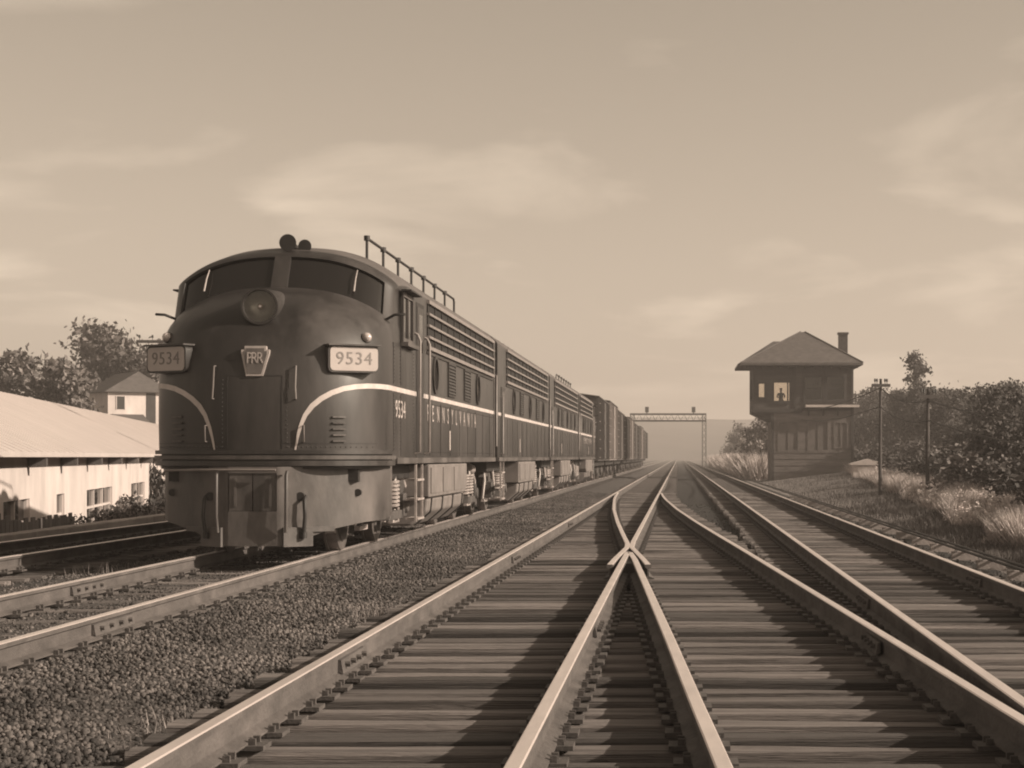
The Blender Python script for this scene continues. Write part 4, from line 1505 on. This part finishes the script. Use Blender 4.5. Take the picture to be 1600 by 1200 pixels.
rf = hip('main_roof', 4.18, 12.3, -.95, TD + .9, 7.52, 8.35, 8.65, 2.3, 2.9, 9.78)
hip('bay_roof', 4.02, 9.2, 1.2, TD + 2.6, 7.54, 6.55, 7.4, 3.6, 5.0, 9.22)
MB().box(4.3, 12.18, -.87, TD + .8, 7.30, 7.355).build('soffit', M_towertrim, tw)
mb = MB()
for k in range(14):
    x = 4.5 + k * .57
    mb.box(x, x + .08, -.85, -.03, 7.18, 7.295)
mb.build('eave_rafters', M_towertrim, tw)['kind'] = 'stuff'
mb = MB(); mb.box(10.98, 11.58, 2.3, 2.95, 7.9, 9.62); ch = mb.build('chimney', M_brick, rf)
MB().box(10.92, 11.64, 2.24, 3.01, 9.622, 9.76).build('chimney_cap', M_brick, ch)
for a, b in (((4.18, -.95, 7.54), (8.35, 2.3, 9.80)), ((12.3, -.95, 7.54), (8.65, 2.3, 9.80))):
    MB().tube([a, b], .05, 5).build('hip_ridge', M_slate, rf)

# operator in the bay window
def person(name, label, loc):
    j = {'pel': (0, 0, .52), 'chest': (0, .02, .90), 'neck': (0, 0, 1.10), 'head': (0, -.02, 1.27), 'top': (0, -.01, 1.36),
         'ls': (-.19, .02, 1.04), 'le': (-.27, -.08, .80), 'lh': (-.18, -.32, .74), 'rs': (.19, .02, 1.04), 're': (.27, -.08, .80), 'rh': (.18, -.32, .74),
         'lk': (-.13, -.42, .54), 'lf': (-.13, -.40, .06), 'lt': (-.13, -.55, .04), 'rk': (.13, -.42, .54), 'rf': (.13, -.40, .06), 'rt': (.13, -.55, .04)}
    R = {'pel': .15, 'chest': .15, 'neck': .055, 'head': .095, 'top': .075, 'ls': .065, 'le': .045, 'lh': .035, 'rs': .065, 're': .045, 'rh': .035,
         'lk': .07, 'lf': .045, 'lt': .035, 'rk': .07, 'rf': .045, 'rt': .035}
    E = [('pel', 'chest'), ('chest', 'neck'), ('neck', 'head'), ('head', 'top'), ('chest', 'ls'), ('ls', 'le'), ('le', 'lh'), ('chest', 'rs'), ('rs', 're'), ('re', 'rh'),
         ('pel', 'lk'), ('lk', 'lf'), ('lf', 'lt'), ('pel', 'rk'), ('rk', 'rf'), ('rf', 'rt')]
    ks = list(j)
    me = bpy.data.meshes.new(name)
    me.from_pydata([j[k] for k in ks], [(ks.index(a), ks.index(b)) for a, b in E], [])
    o = obj(name, me, None, loc)
    me.materials.append(M_cloth)
    sk = o.modifiers.new('skin', 'SKIN')
    for i, k in enumerate(ks):
        me.skin_vertices[0].data[i].radius = (R[k], R[k])
    me.skin_vertices[0].data[0].use_root = True
    sb = o.modifiers.new('subdivision', 'SUBSURF'); sb.levels = 2; sb.render_levels = 2
    mb = MB(); mb.ball((0, -.035, 1.27), .085, 12, 8, sc=(.86, 1, 1.12)); mb.build('face', M_skin, o, smooth=60)
    mb = MB(); mb.cyl((0, -.0, 1.325), (0, .0, 1.40), .102, .09, 14); mb.box(-.08, .08, -.17, -.05, 1.322, 1.34); mb.build('cap', M_black, o, smooth=40)
    tag(o, label, 'person')
    return o


person('person', 'seated person in a dark jacket and cap seen through the bay window of the tower', (6.95, 122 + 1.25, ZU0 + .15))
st = thing('stool', 'wooden stool under the seated person in the tower window', 'stool', (6.95, 122 + 1.25, ZU0 + .15))
mb = MB(); mb.cyl((0, .03, .36), (0, .03, .40), .18, n=16); mb.build('seat', M_board, st, smooth=40)
for k in range(4):
    a = rad(45 + 90 * k)
    mb = MB(); mb.cyl((.12 * math.cos(a), .03 + .12 * math.sin(a), .36), (.17 * math.cos(a), .03 + .17 * math.sin(a), .0), .018, n=6); mb.build('leg', M_board, st)

# ------------------------------------------------------------------ foliage helpers
def leaf_cloud(seed, blobs, n, size):
    """leaf-sized quads gathered in clumps through the volume of ellipsoid blobs (x, y, z, rx, ry, rz)"""
    r = np.random.default_rng(seed)
    bl = np.array(blobs, float)
    vol = (bl[:, 3] * bl[:, 4] * bl[:, 5]) ** .8
    ncl = max(10, n // 18)
    bi = r.choice(len(bl), ncl, p=vol / vol.sum())
    d = r.standard_normal((ncl, 3)); d /= np.linalg.norm(d, axis=1, keepdims=True)
    rr = r.uniform(0, 1, (ncl, 1)) ** .45
    cc = bl[bi, :3] + d * rr * bl[bi, 3:] * r.uniform(.8, 1.12, (ncl, 1))
    ci = r.integers(0, ncl, n)
    p = cc[ci] + r.standard_normal((n, 3)) * size * np.array([1.7, 1.7, 1.2])
    u = r.standard_normal((n, 3)); u /= np.linalg.norm(u, axis=1, keepdims=True)
    w = np.cross(u, r.standard_normal((n, 3))); w /= np.linalg.norm(w, axis=1, keepdims=True)
    s = size * r.uniform(.45, 1.15, (n, 1))
    V = np.stack([p - u * s, p + w * s * .55, p + u * s, p - w * s * .55], 1)
    csh = r.uniform(.55, 1.5, ncl)
    sh = np.repeat(csh[ci] * r.uniform(.75, 1.3, n), 4)
    F = np.arange(n * 4).reshape(n, 4)
    return V.reshape(-1, 3), F, sh


def crown_mesh(seed, blobs, n, size, m):
    V, F, sh = leaf_cloud(seed, blobs, n, size)
    return np_mesh('crown', V, F, m, sh)


def tree_kind(seed, h, wid, n, size, m, low=.25):
    r = random.Random(seed)
    blobs = []
    nb = 11
    for k in range(nb):
        t = k / (nb - 1)
        z = h * (low + (0.93 - low) * t)
        spread = wid * (0.55 + .45 * math.sin(math.pi * (.25 + .65 * t))) * (1 if t < .8 else .6)
        a = r.uniform(0, 6.28)
        q = spread * r.uniform(.2, .75)
        s = wid * r.uniform(.28, .5) * (1 if t < .8 else .75)
        blobs.append((q * math.cos(a), q * math.sin(a), z, s, s, s * r.uniform(.55, .85)))
    cm = crown_mesh(seed, blobs, n, size, m)
    mb = MB()
    mb.tube([(0, 0, -.3), (r.uniform(-.1, .1), 0, h * .2), (r.uniform(-.2, .2), r.uniform(-.2, .2), h * .45), (r.uniform(-.3, .3), 0, h * .8)], [h * .035, h * .028, h * .02, h * .006], 8)
    for b in blobs[1::2]:
        mb.tube([(0, 0, h * r.uniform(.18, .4)), (b[0] * .5, b[1] * .5, b[2] * .75), (b[0], b[1], b[2])], [h * .014, h * .009, h * .003], 6)
    tm = mb.mesh('trunk', M_bark, smooth=60)
    return cm, tm


KIND = {}


def tree(kind, name, label, x, y, s=1.0, rz=0.0, group=None, sz=None):
    cm, tm = KIND[kind]
    t = thing(name, label, 'tree' if 'tree' in name else 'bush', (x, y, ground_z(x, y)), rz, group)
    t.scale = (s, s, sz or s)
    obj('crown', cm, t)
    obj('trunk', tm, t)
    return t


KIND['broad'] = tree_kind(31, 10, 4.3, 9000, .24, M_leafmid, .22)
KIND['round'] = tree_kind(32, 8.0, 3.6, 8000, .22, M_leafmid, .18)
KIND['scrub'] = tree_kind(33, 4.6, 2.7, 7000, .14, M_leafdark, .12)
KIND['scrub2'] = tree_kind(34, 5.2, 2.4, 8000, .13, M_leafdark, .12)
KIND['slim'] = tree_kind(35, 7.2, 1.1, 3000, .15, M_leafdark, .45)
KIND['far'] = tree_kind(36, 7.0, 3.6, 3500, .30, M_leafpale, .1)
KIND['far2'] = tree_kind(37, 8.5, 4.0, 3500, .32, M_leafmid, .1)


def bush_kind(seed, n, size, m, h=1.0):
    r = random.Random(seed)
    bl = [(r.uniform(-.55, .55), r.uniform(-.4, .4), h * r.uniform(.25, .7), r.uniform(.3, .5), r.uniform(.3, .5), h * r.uniform(.25, .42)) for _ in range(7)]
    mb = MB()
    for b in bl:
        mb.tube([(b[0] * .2, b[1] * .2, -.1), (b[0], b[1], b[2])], [.025, .006], 5)
    return crown_mesh(seed, bl, n, size, m), mb.mesh('stems', M_bark)


KIND['bush'] = bush_kind(41, 1500, .07, M_leafdark)
KIND['bush2'] = bush_kind(42, 1500, .07, M_leafmid)


def bush(kind, label, x, y, s, rz, group=None, sz=None):
    cm, tm = KIND[kind]
    t = thing('bush', label, 'bush', (x, y, ground_z(x, y)), rz, group)
    t.scale = (s, s, sz or s)
    obj('foliage', cm, t); obj('stems', tm, t)
    return t


BUSHES = []
# left trees behind the warehouse
for (k, x, y, s, rz, lb) in [
        ('broad', -48.2, 152, 1.36, .3, 'broad tree behind the warehouse roof, tallest of the left trees'),
        ('round', -40.6, 119, 1.1, 1.2, 'bushy tree at the left end behind the warehouse'),
        ('round', -46.3, 158, 1.36, 2.2, 'round tree standing right behind the small white house'),
        ('broad', -47.6, 172, 1.35, 4.1, 'tree behind the line pole, nearest to the locomotive nose'),
        ('round', -45.5, 124, 1.2, 3.3, 'second tree from the left end behind the warehouse'),
        ('broad', -52.5, 134, 1.05, 5.0, 'tree at the far left edge behind the warehouse'),
        ('round', -43.6, 131, .74, .8, 'low bushy tree just over the warehouse roof, left of the white house'),
        ('round', -39.6, 116, .66, 1.9, 'low dark tree just over the middle of the warehouse roof'),
        ('round', -45.2, 152, 1.25, 5.4, 'dense tree directly above the roof of the small white house'),
        ('round', -49.4, 150, 1.2, .9, 'dense tree left of the tall broad tree behind the warehouse'),
        ('broad', -52.5, 160, 1.3, 1.7, 'back row tree filling the gap left of the tall broad tree'),
        ('round', -44.0, 128, .8, 4.4, 'low tree between the tall broad tree and the left end trees'),
        ('broad', -37.5, 170, 1.1, 2.6, 'tree hidden mostly behind the locomotive nose')]:
    tree(k, 'leafy_tree', lb, x, y, s, rz, 'trees behind the warehouse')

# right trees
rt = [(1592, 108, 596, 'scrub', 'dark tree cut by the right edge of the view, front row'),
      (1566, 118, 604, 'scrub2', 'second dark tree from the right edge, front row'),
      (1540, 112, 602, 'scrub', 'third dark tree from the right edge, front row'),
      (1512, 128, 612, 'scrub2', 'fourth dark tree from the right edge, front row'),
      (1488, 120, 618, 'scrub', 'dark tree right of the second thin pole, front row'),
      (1464, 140, 610, 'scrub2', 'dark tree just behind the second thin pole'),
      (1444, 150, 606, 'scrub', 'dark tree at the right foot of the slim tall tree'),
      (1416, 150, 608, 'scrub2', 'dark tree at the left foot of the slim tall tree'),
      (1396, 165, 612, 'scrub', 'dark tree between the first thin pole and the slim tree'),
      (1374, 185, 606, 'scrub2', 'dark tree right behind the first thin pole'),
      (1352, 195, 612, 'scrub', 'dark tree between the tower and the first thin pole'),
      (1336, 235, 618, 'scrub2', 'dark tree half hidden behind the right tower wall'),
      (1582, 150, 600, 'scrub2', 'back row dark tree near the right edge'),
      (1530, 168, 606, 'scrub', 'back row dark tree between third and fourth front trees'),
      (1478, 180, 612, 'scrub2', 'back row dark tree right of the second pole'),
      (1430, 210, 606, 'scrub', 'back row dark tree behind the slim tall tree'),
      (1394, 240, 612, 'scrub2', 'back row dark tree between the poles'),
      (1362, 260, 614, 'scrub', 'back row dark tree nearest the tower')]
rt += [(1597, 58, 612, 'scrub', 'closest dark tree at the right edge behind the pale brush'),
       (1572, 70, 610, 'scrub2', 'close dark tree just left of the closest one at the right edge'),
       (1548, 82, 614, 'scrub', 'close dark tree, third from the right edge of the near ones')]
rt = [(k, (px - 1060) / 2841 * d, d, (1.23 + (714 - top) * d / 2841 - ground_z((px - 1060) / 2841 * d, d)) / (4.5 if k == 'scrub' else 5.1), i * .7, lb)
      for i, (px, d, top, k, lb) in enumerate(rt)]
ru = random.Random(77)
for i in range(170):
    y = 34 * (150 / 34) ** ru.uniform(0, 1)
    x0 = max(5.5, 6.0 + .06 * (y - 32)) + 1.5
    x = x0 + ru.uniform(0, 1) ** 1.2 * (9 if y < 90 else 11)
    h = ru.uniform(.8, 1.5) + .10 * (x - x0)
    BUSHES.append(('bush' if i % 3 else 'bush2', 'low dark bush in the undergrowth between pale grass and dark trees', x, y, h * 1.35, i * 1.7, 'undergrowth along the dark trees', h))
for (k, x, y, s, rz, lb) in rt:
    tree(k, 'scrub_tree', lb, x, y, s, rz, 'dark trees right of the tower')
tree('slim', 'slim_tree', 'slim tall tree with small round crown rising above the dark trees', 19.6, 150, 1.25, .4)

# far row of pale trees along the right side, left of the tower
fr = [(6.9, 141, .5), (7.6, 158, .6), (8.3, 150, .62), (9.0, 166, .66), (9.6, 184, .66), (10.2, 205, .7), (10.4, 228, .7), (10.6, 255, .72), (10.6, 290, .72), (10.8, 335, .78), (11.5, 390, .8)]
ORD = ['nearest', 'second', 'third', 'fourth', 'fifth', 'sixth', 'seventh', 'eighth', 'ninth', 'tenth', 'farthest']
fr.sort(key=lambda q: q[1])
for i, (x, y, s) in enumerate(fr):
    tree('far' if i % 2 else 'far2', 'bank_tree', '%s tree of the hazy row left of the tower, counted from the tower' % ORD[i], x, y, s, i * 1.3, 'hazy row of trees beyond the tower')
r_ = random.Random(9)
for i in range(26):
    x = r_.choice([-1, 1]) * r_.uniform(14, 75) + 4
    y = r_.uniform(330, 620)
    tree('far' if i % 3 else 'far2', 'distant_tree', 'distant hazy tree on the plain below the hills', x, y, r_.uniform(.8, 1.3), i, 'distant hazy trees')

# ------------------------------------------------------------------ pale grass
def grass(name, n, seed, zone, h0, h1, wd, m):
    r = np.random.default_rng(seed)
    P = zone(r, n)
    n = len(P)
    cl = np.sin(P[:, 0] * 2.3 + 1.7 * np.sin(P[:, 1] * .5)) * .5 + np.sin(P[:, 1] * 1.15 + 2 * np.sin(P[:, 0] * 1.4)) * .5
    h = (h0 + (h1 - h0) * np.clip(.5 + .55 * cl + r.normal(0, .16, n), .05, 1.2))
    a = r.uniform(0, np.pi, n)
    lean = r.normal(0, .42, (n, 2)) * h[:, None]
    w = wd * r.uniform(.6, 1.4, n)
    dxy = np.stack([np.cos(a), np.sin(a)], -1) * w[:, None]
    base = P
    V = np.zeros((n, 3, 3))
    V[:, 0, :2] = base[:, :2] - dxy; V[:, 1, :2] = base[:, :2] + dxy; V[:, 2, :2] = base[:, :2] + lean
    V[:, 0, 2] = V[:, 1, 2] = base[:, 2] - .03
    V[:, 2, 2] = base[:, 2] + h
    sh = np.repeat(r.uniform(.55, 1.25, n), 3)
    o = obj(name, np_mesh(name, V.reshape(-1, 3), np.arange(3 * n).reshape(n, 3), m, sh))
    o['kind'] = 'stuff'
    return o


def zone_right(r, n):
    y = 12 * (116 / 12) ** r.uniform(0, 1, n)
    x = np.maximum(5.5, 6.0 + .06 * (y - 32)) + r.beta(1.1, 2.0, n) * (1.5 + .012 * y) + .25 * np.sin(y * .7)
    k = ~((y > 119) & (y < 129) & (x > 4.7) & (x < 12.2))
    x, y = x[k], y[k]
    z = np.array([ground_z(a, b) for a, b in zip(x, y)])
    return np.stack([x, y, z], -1)


grass('tall_grass', 150000, 51, zone_right, .05, .62, .011, M_grass)
rw = np.random.default_rng(61)
PW = zone_right(rw, 900)
BW = [(p[0], p[1], p[2] + rw.uniform(.1, .35), *(rw.uniform(.15, .4, 2)), rw.uniform(.12, .3)) for p in PW]
V, F, sh = leaf_cloud(62, BW, 60000, .04)
o = obj('pale_weeds', np_mesh('pale_weeds', V, F, M_grass, sh * .9)); o['kind'] = 'stuff'


def zone_far(r, n):
    y = 129 * (330 / 129) ** r.uniform(0, 1, n)
    x = 4.3 + r.uniform(0, 1, n) * 3.2 + y * .004
    k = ~((y > 119) & (y < 129) & (x > 4.7) & (x < 12.2))
    x, y = x[k], y[k]
    z = np.array([ground_z(a, b) for a, b in zip(x, y)])
    return np.stack([x, y, z], -1)


grass('far_pale_grass', 40000, 52, zone_far, .5, 1.9, .05, M_grass)


def zone_left(r, n):
    y = 20 * (130 / 20) ** r.uniform(0, 1, n)
    x = -12.6 - r.uniform(0, 1, n) ** 1.5 * 12
    z = np.array([ground_z(a, b) for a, b in zip(x, y)])
    return np.stack([x, y, z], -1)


grass('verge_grass', 24000, 53, zone_left, .05, .35, .012, M_leafmid)



def zone_verge(r, n):
    y = 14 * (118 / 14) ** r.uniform(0, 1, n)
    x = 4.72 + r.uniform(0, 1, n) ** .8 * (np.maximum(5.5, 6.0 + .06 * (y - 32)) - 4.3)
    z = np.array([ground_z(a, b) for a, b in zip(x, y)])
    return np.stack([x, y, z], -1)


grass('short_weeds', 26000, 54, zone_verge, .02, .22, .010, M_leafmid)

def zone_track(r, n):
    y = 8 * (60 / 8) ** r.uniform(0, 1, n)
    side = r.integers(0, 3, n)
    x = np.where(side == 0, -2.85 + r.normal(0, .09, n), np.where(side == 1, 4.15 + r.normal(0, .12, n), -7.25 + r.normal(0, .22, n)))
    k = np.sin(y * 2.7 + side * 2.0) + np.sin(y * .83 + side) > .95
    x, y = x[k], y[k]
    z = np.array([ground_z(a, b) for a, b in zip(x, y)])
    return np.stack([x, y, z], -1)


grass('trackside_weeds', 5200, 55, zone_track, .03, .16, .005, M_leafpale)

# white lineside hut and line poles in the grass
hut = thing('equipment_hut', 'small white lineside hut in the grass beside the tower', 'hut', (10.6, 102, -.2))
MB().box(-.85, .85, -.5, .5, -.2, 1.0).build('hut_wall', M_white, hut, bevel=.02)
mb = MB(); mb.prism([(-1.0, .98), (1.0, .98), (1.0, 1.06), (0, 1.32), (-1.0, 1.06)], 'y', -.65, .65); mb.build('hut_roof', M_white, hut)
MB().box(-.25, .4, -.53, -.501, -.05, .55).build('hut_door', M_towertrim, hut)


def line_pole(label, x, y, h, arms, yaw=0, r0=.11, grp=None):
    p = thing('line_pole', label, 'pole', (x, y, ground_z(x, y)), yaw, grp)
    MB().tube([(0, 0, -.5), (0, 0, h * .5), (0.02, 0, h)], [r0, r0 * .85, r0 * .65], 10).build('pole', M_pole, p, smooth=50)
    for (z, L_) in arms:
        mb = MB(); mb.box(-L_ / 2, L_ / 2, -r0 - .09, -r0 + .005, z - .055, z + .055)
        a = mb.build('crossarm', M_pole, p)
        k = -L_ / 2 + .12
        while k <= L_ / 2 - .1:
            if abs(k) > .12:
                mb = MB(); mb.cyl((k, -r0 - .04, z + .05), (k, -r0 - .04, z + .17), .012, n=6); mb.cyl((k, -r0 - .04, z + .14), (k, -r0 - .04, z + .25), .045, .03, 8)
                mb.build('insulator', M_black, a, smooth=40)
            k += (L_ - .24) / 6
    return p


line_pole('tall line pole with two insulator crossarms behind the left side of the locomotive', -19.1, 69.5, 7.0, [(6.78, 3.1), (6.2, 3.1)], .12, .14)
line_pole('thin wooden pole in the grass nearer the signal tower', 7.55, 68, 4.35, [(4.1, .7)], .15, .075, 'thin poles in the pale grass')
line_pole('thin wooden pole in the grass farther right from the signal tower', 7.95, 58, 3.55, [(3.3, .7)], .15, .075, 'thin poles in the pale grass')
for (z0, z1, off, nm) in ((3.82, 3.05, 0, 'upper'), (3.12, 2.42, 0, 'lower')):
    p0 = Vector((7.55, 68, z0)); p1 = Vector((7.95, 58, z1 - .02)); d = (p1 - p0)
    pts = []
    for seg in ((Vector((8.3, 121.9, z0 + .6)), p0), (p0, p1), (p1, p1 + d * 2.6 + Vector((0.6, 0, .55)))):
        for k in range(7):
            t = k / 7
            q = seg[0].lerp(seg[1], t); q.z -= .25 * 4 * t * (1 - t)
            pts.append(q[:])
    w = MB().tube(pts, .024, 5).build('line_wire', M_black, None)
    tag(w, '%s dark wire strung past the two thin poles to the tower' % nm, 'wire')

# ------------------------------------------------------------------ signal bridge far down the line
sb = thing('signal_bridge', 'distant hazy signal bridge spanning the tracks', 'signal bridge', (0, 300, 0))
for x in (-7.6, 4.25):
    mb = MB()
    for dx_ in (-.3, .3):
        for dy_ in (-.3, .3):
            mb.box(x + dx_ - .06, x + dx_ + .06, dy_ - .06, dy_ + .06, -.4, 8.3)
    for k in range(8):
        z = .2 + k
        mb.tube([(x - .3, -.3, z), (x + .3, -.3, z + 1)], .035, 4); mb.tube([(x + .3, .3, z), (x - .3, .3, z + 1)], .035, 4)
    mb.build('bridge_post', M_black, sb)
mb = MB()
for z in (7.2, 8.3):
    for y in (-.3, .3):
        mb.box(-8.0, 4.6, y - .14, y + .14, z - .14, z + .14)
for k in range(12):
    mb.tube([(-8 + k * 1.05, -.3, 7.2), (-8 + k * 1.05 + .52, -.3, 8.3), (-8 + k * 1.05 + 1.05, -.3, 7.2)], .05, 4)
mb.box(-8, 4.6, -.35, .35, 7.62, 7.68)
mb.build('bridge_beam', M_black, sb)
for x in (-5.2, 2.5):
    mb = MB(); mb.box(x - .08, x + .08, -.08, .08, 8.4, 9.0); mb.box(x - .3, x + .3, -.25, .25, 8.6, 9.5); mb.build('signal_head', M_black, sb)

# ------------------------------------------------------------------ left side: kerb, warehouse, house, hedge
kb = thing('low_retaining_kerb', 'pale low concrete kerb beside the far left track', 'kerb')
for i in range(14):
    y = 14 + i * 2.06
    x = -11.05 - (y - 14) * .035
    MB().box(x - .16, x + .16, y, y + 2.0, -.55, -.10).build('kerb_block', M_concrete, kb, bevel=.02)

bw_ = thing('warehouse', 'long low white warehouse with pale metal roof left of the locomotive', 'warehouse', (-15.2, 45, 0), math.atan2(.2, 1))
# local: y runs along the wall away from the camera, x = 0 is the track side wall
LW, EZ, RZ_, WDP, WBK = 85.0, 1.25, 3.3, 3.9, 5.9
Y0 = -14.0
opn = [(-9.0, -5.6), (-1.4, .0), (4.5, 10.8), (16.7, 21.6), (33.5, 42.5), (55.0, 60)]
mb = MB()
cur = Y0
ztop = .33
for a, b in opn:
    mb.box(-.2, 0, cur, a, -1.6, EZ); mb.box(-.2, 0, a, b, ztop, EZ); mb.box(-.2, 0, a, b, -1.6, -1.2); cur = b
mb.box(-.2, 0, cur, LW, -1.6, EZ)
mb.box(-WBK, -WBK + .2, Y0, LW, -1.6, EZ + .9)
mb.build('warehouse_wall', M_white, bw_)
for y in (Y0, LW - .2):
    MB().prism([(-WBK + .201, -1.6), (-.201, -1.6), (-.201, EZ), (-WDP, RZ_ - .1), (-WBK + .201, EZ + 1.0)], 'y', y + .002, y + .198).build('gable_end', M_white, bw_)
for a, b in opn:
    w = bpy.data.objects.new('opening', None); COL.objects.link(w); w.parent = bw_
    MB().box(-.16, -.12, a, b, -1.2, ztop).build('opening_glass', M_glass, w)
    k = a
    n = max(1, int((b - a) / 1.7))
    for q in range(n + 1):
        y = a + (b - a) * q / n
        MB().box(-.119, -.05, y - .05, y + .05, -1.2, ztop).build('opening_mullion', M_white, w)
    MB().box(-.119, -.06, a, b, -.2, -.14).build('opening_rail', M_white, w)
for s_ in (0, 1):
    mb = MB()
    if s_ == 0:
        mb.prism([(.45, EZ - .02), (.45, EZ + .08), (-WDP, RZ_ + .05), (-WDP, RZ_ - .05)], 'y', Y0 - .4, LW + .4)
    else:
        mb.prism([(-WBK - .35, EZ + .88), (-WBK - .35, EZ + .98), (-WDP - .002, RZ_ + .05), (-WDP - .002, RZ_ - .05)], 'y', Y0 - .4, LW + .4)
    rfp = mb.build('roof_slope', M_paleroof, bw_)
    if s_ == 0:
        mb = MB()
        y = Y0
        sl = (RZ_ - EZ) / (WDP + .45)
        while y < LW:
            mb.prism([(.44, EZ + .084), (.44, EZ + .098), (-WDP + .05, RZ_ + .042), (-WDP + .05, RZ_ + .025)], 'y', y, y + .05); y += .9
        mb.build('roof_seams', M_paleroof, rfp)['kind'] = 'stuff'
for k in range(13):
    y = -6 + k * 5.2
    MB().box(.02, .40, y, y + .22, EZ - .22, EZ - .03).build('eave_bracket', M_board, bw_)

hs = thing('white_house', 'small white house with dark porch roof among the trees above the warehouse', 'house', (-42.6, 144, -1.0), rad(35))
mb = MB(); mb.box(-2.6, 2.0, 0, 5, 0, 7.5); mb.build('house_wall', M_white, hs)
mb = MB(); mb.prism([(-3.0, 7.35), (2.4, 7.35), (-.3, 9.0)], 'y', -.4, 5.4); mb.build('house_roof', M_slate, hs)
mb = MB(); mb.prism([(-1.5, 5.0), (-.001, 5.6), (-.001, 5.4), (-1.5, 4.85)], 'x', -2.8, .2)
mb.v = [(x, y, z) for (x, y, z) in mb.v]
mb.build('porch_roof', M_slate, hs)
MB().box(.45, 1.2, -.04, -.002, 4.3, 7.3).build('house_door', M_towertrim, hs)
w = bpy.data.objects.new('house_window', None); COL.objects.link(w); w.parent = hs
MB().box(-1.9, -1.3, -.03, -.004, 6.0, 7.0).build('window_glass', M_glass, w)
MB().box(-1.97, -1.91, -.05, -.002, 5.95, 7.05).box(-1.29, -1.23, -.05, -.002, 5.95, 7.05).build('window_frame', M_white, w)
for x in (-2.7, .05):
    MB().box(x, x + .12, -1.45, -1.33, 0, 4.9).build('porch_post', M_white, hs)

for a_ in BUSHES:
    bush(*a_)
# dark hedge and board fence in front of the warehouse
fn = thing('board_fence', 'low grey board fence below the warehouse windows at far left', 'fence')
for k in range(26):
    y = 33 + k * .42
    x = -12.6 - (y - 33) * .18
    obj('fence_board', None or MB().box(-.02, .02, -.17, .17, 0, .95 + .05 * math.sin(k * 2.7)).mesh('fence_board', M_board), fn, (x, y, ground_z(x, y) - .05), (0, 0, .16))
for z in (.2, .7):
    MB().tube([(-12.65 - t * .18, 33 + t, ground_z(-12.6 - t * .18, 33 + t) + z) for t in np.arange(0, 11, 2)], .035, 4).build('fence_rail', M_board, fn)
r_ = random.Random(4)
for k in range(19):
    y = 43 + k * 2.2
    x = -14.2 - (y - 46) * .197 + r_.uniform(-.4, .4)
    bush('bush' if k % 3 else 'bush2', 'dark bush in the low hedge along the warehouse wall', x, y, r_.uniform(.85, 1.35), k * 1.1, 'hedge bushes along the warehouse')
bush('bush', 'tall dark bush beside the locomotive front, against the white warehouse wall', -19.6, 68.5, 1.1, .5, None, 2.6)

# weeds by the pipe run
# ------------------------------------------------------------------ air
hz = bpy.data.objects.new('haze', MB().box(-2600, 2600, -60, 2600, -6, 52).mesh('haze', M_pane))
COL.objects.link(hz)
hz.data.materials.clear()
hm = bpy.data.materials.new('haze_air')
hm.use_nodes = True
t = hm.node_tree
t.nodes.clear()
o_ = t.nodes.new('ShaderNodeOutputMaterial')
pv = t.nodes.new('ShaderNodeVolumePrincipled')
pv.inputs['Color'].default_value = (1.0, .93, .89, 1)
pv.inputs['Density'].default_value = 0.0009
pv.inputs['Anisotropy'].default_value = 0.2
t.links.new(pv.outputs[0], o_.inputs['Volume'])
hz.data.materials.append(hm)
hz['kind'] = 'stuff'
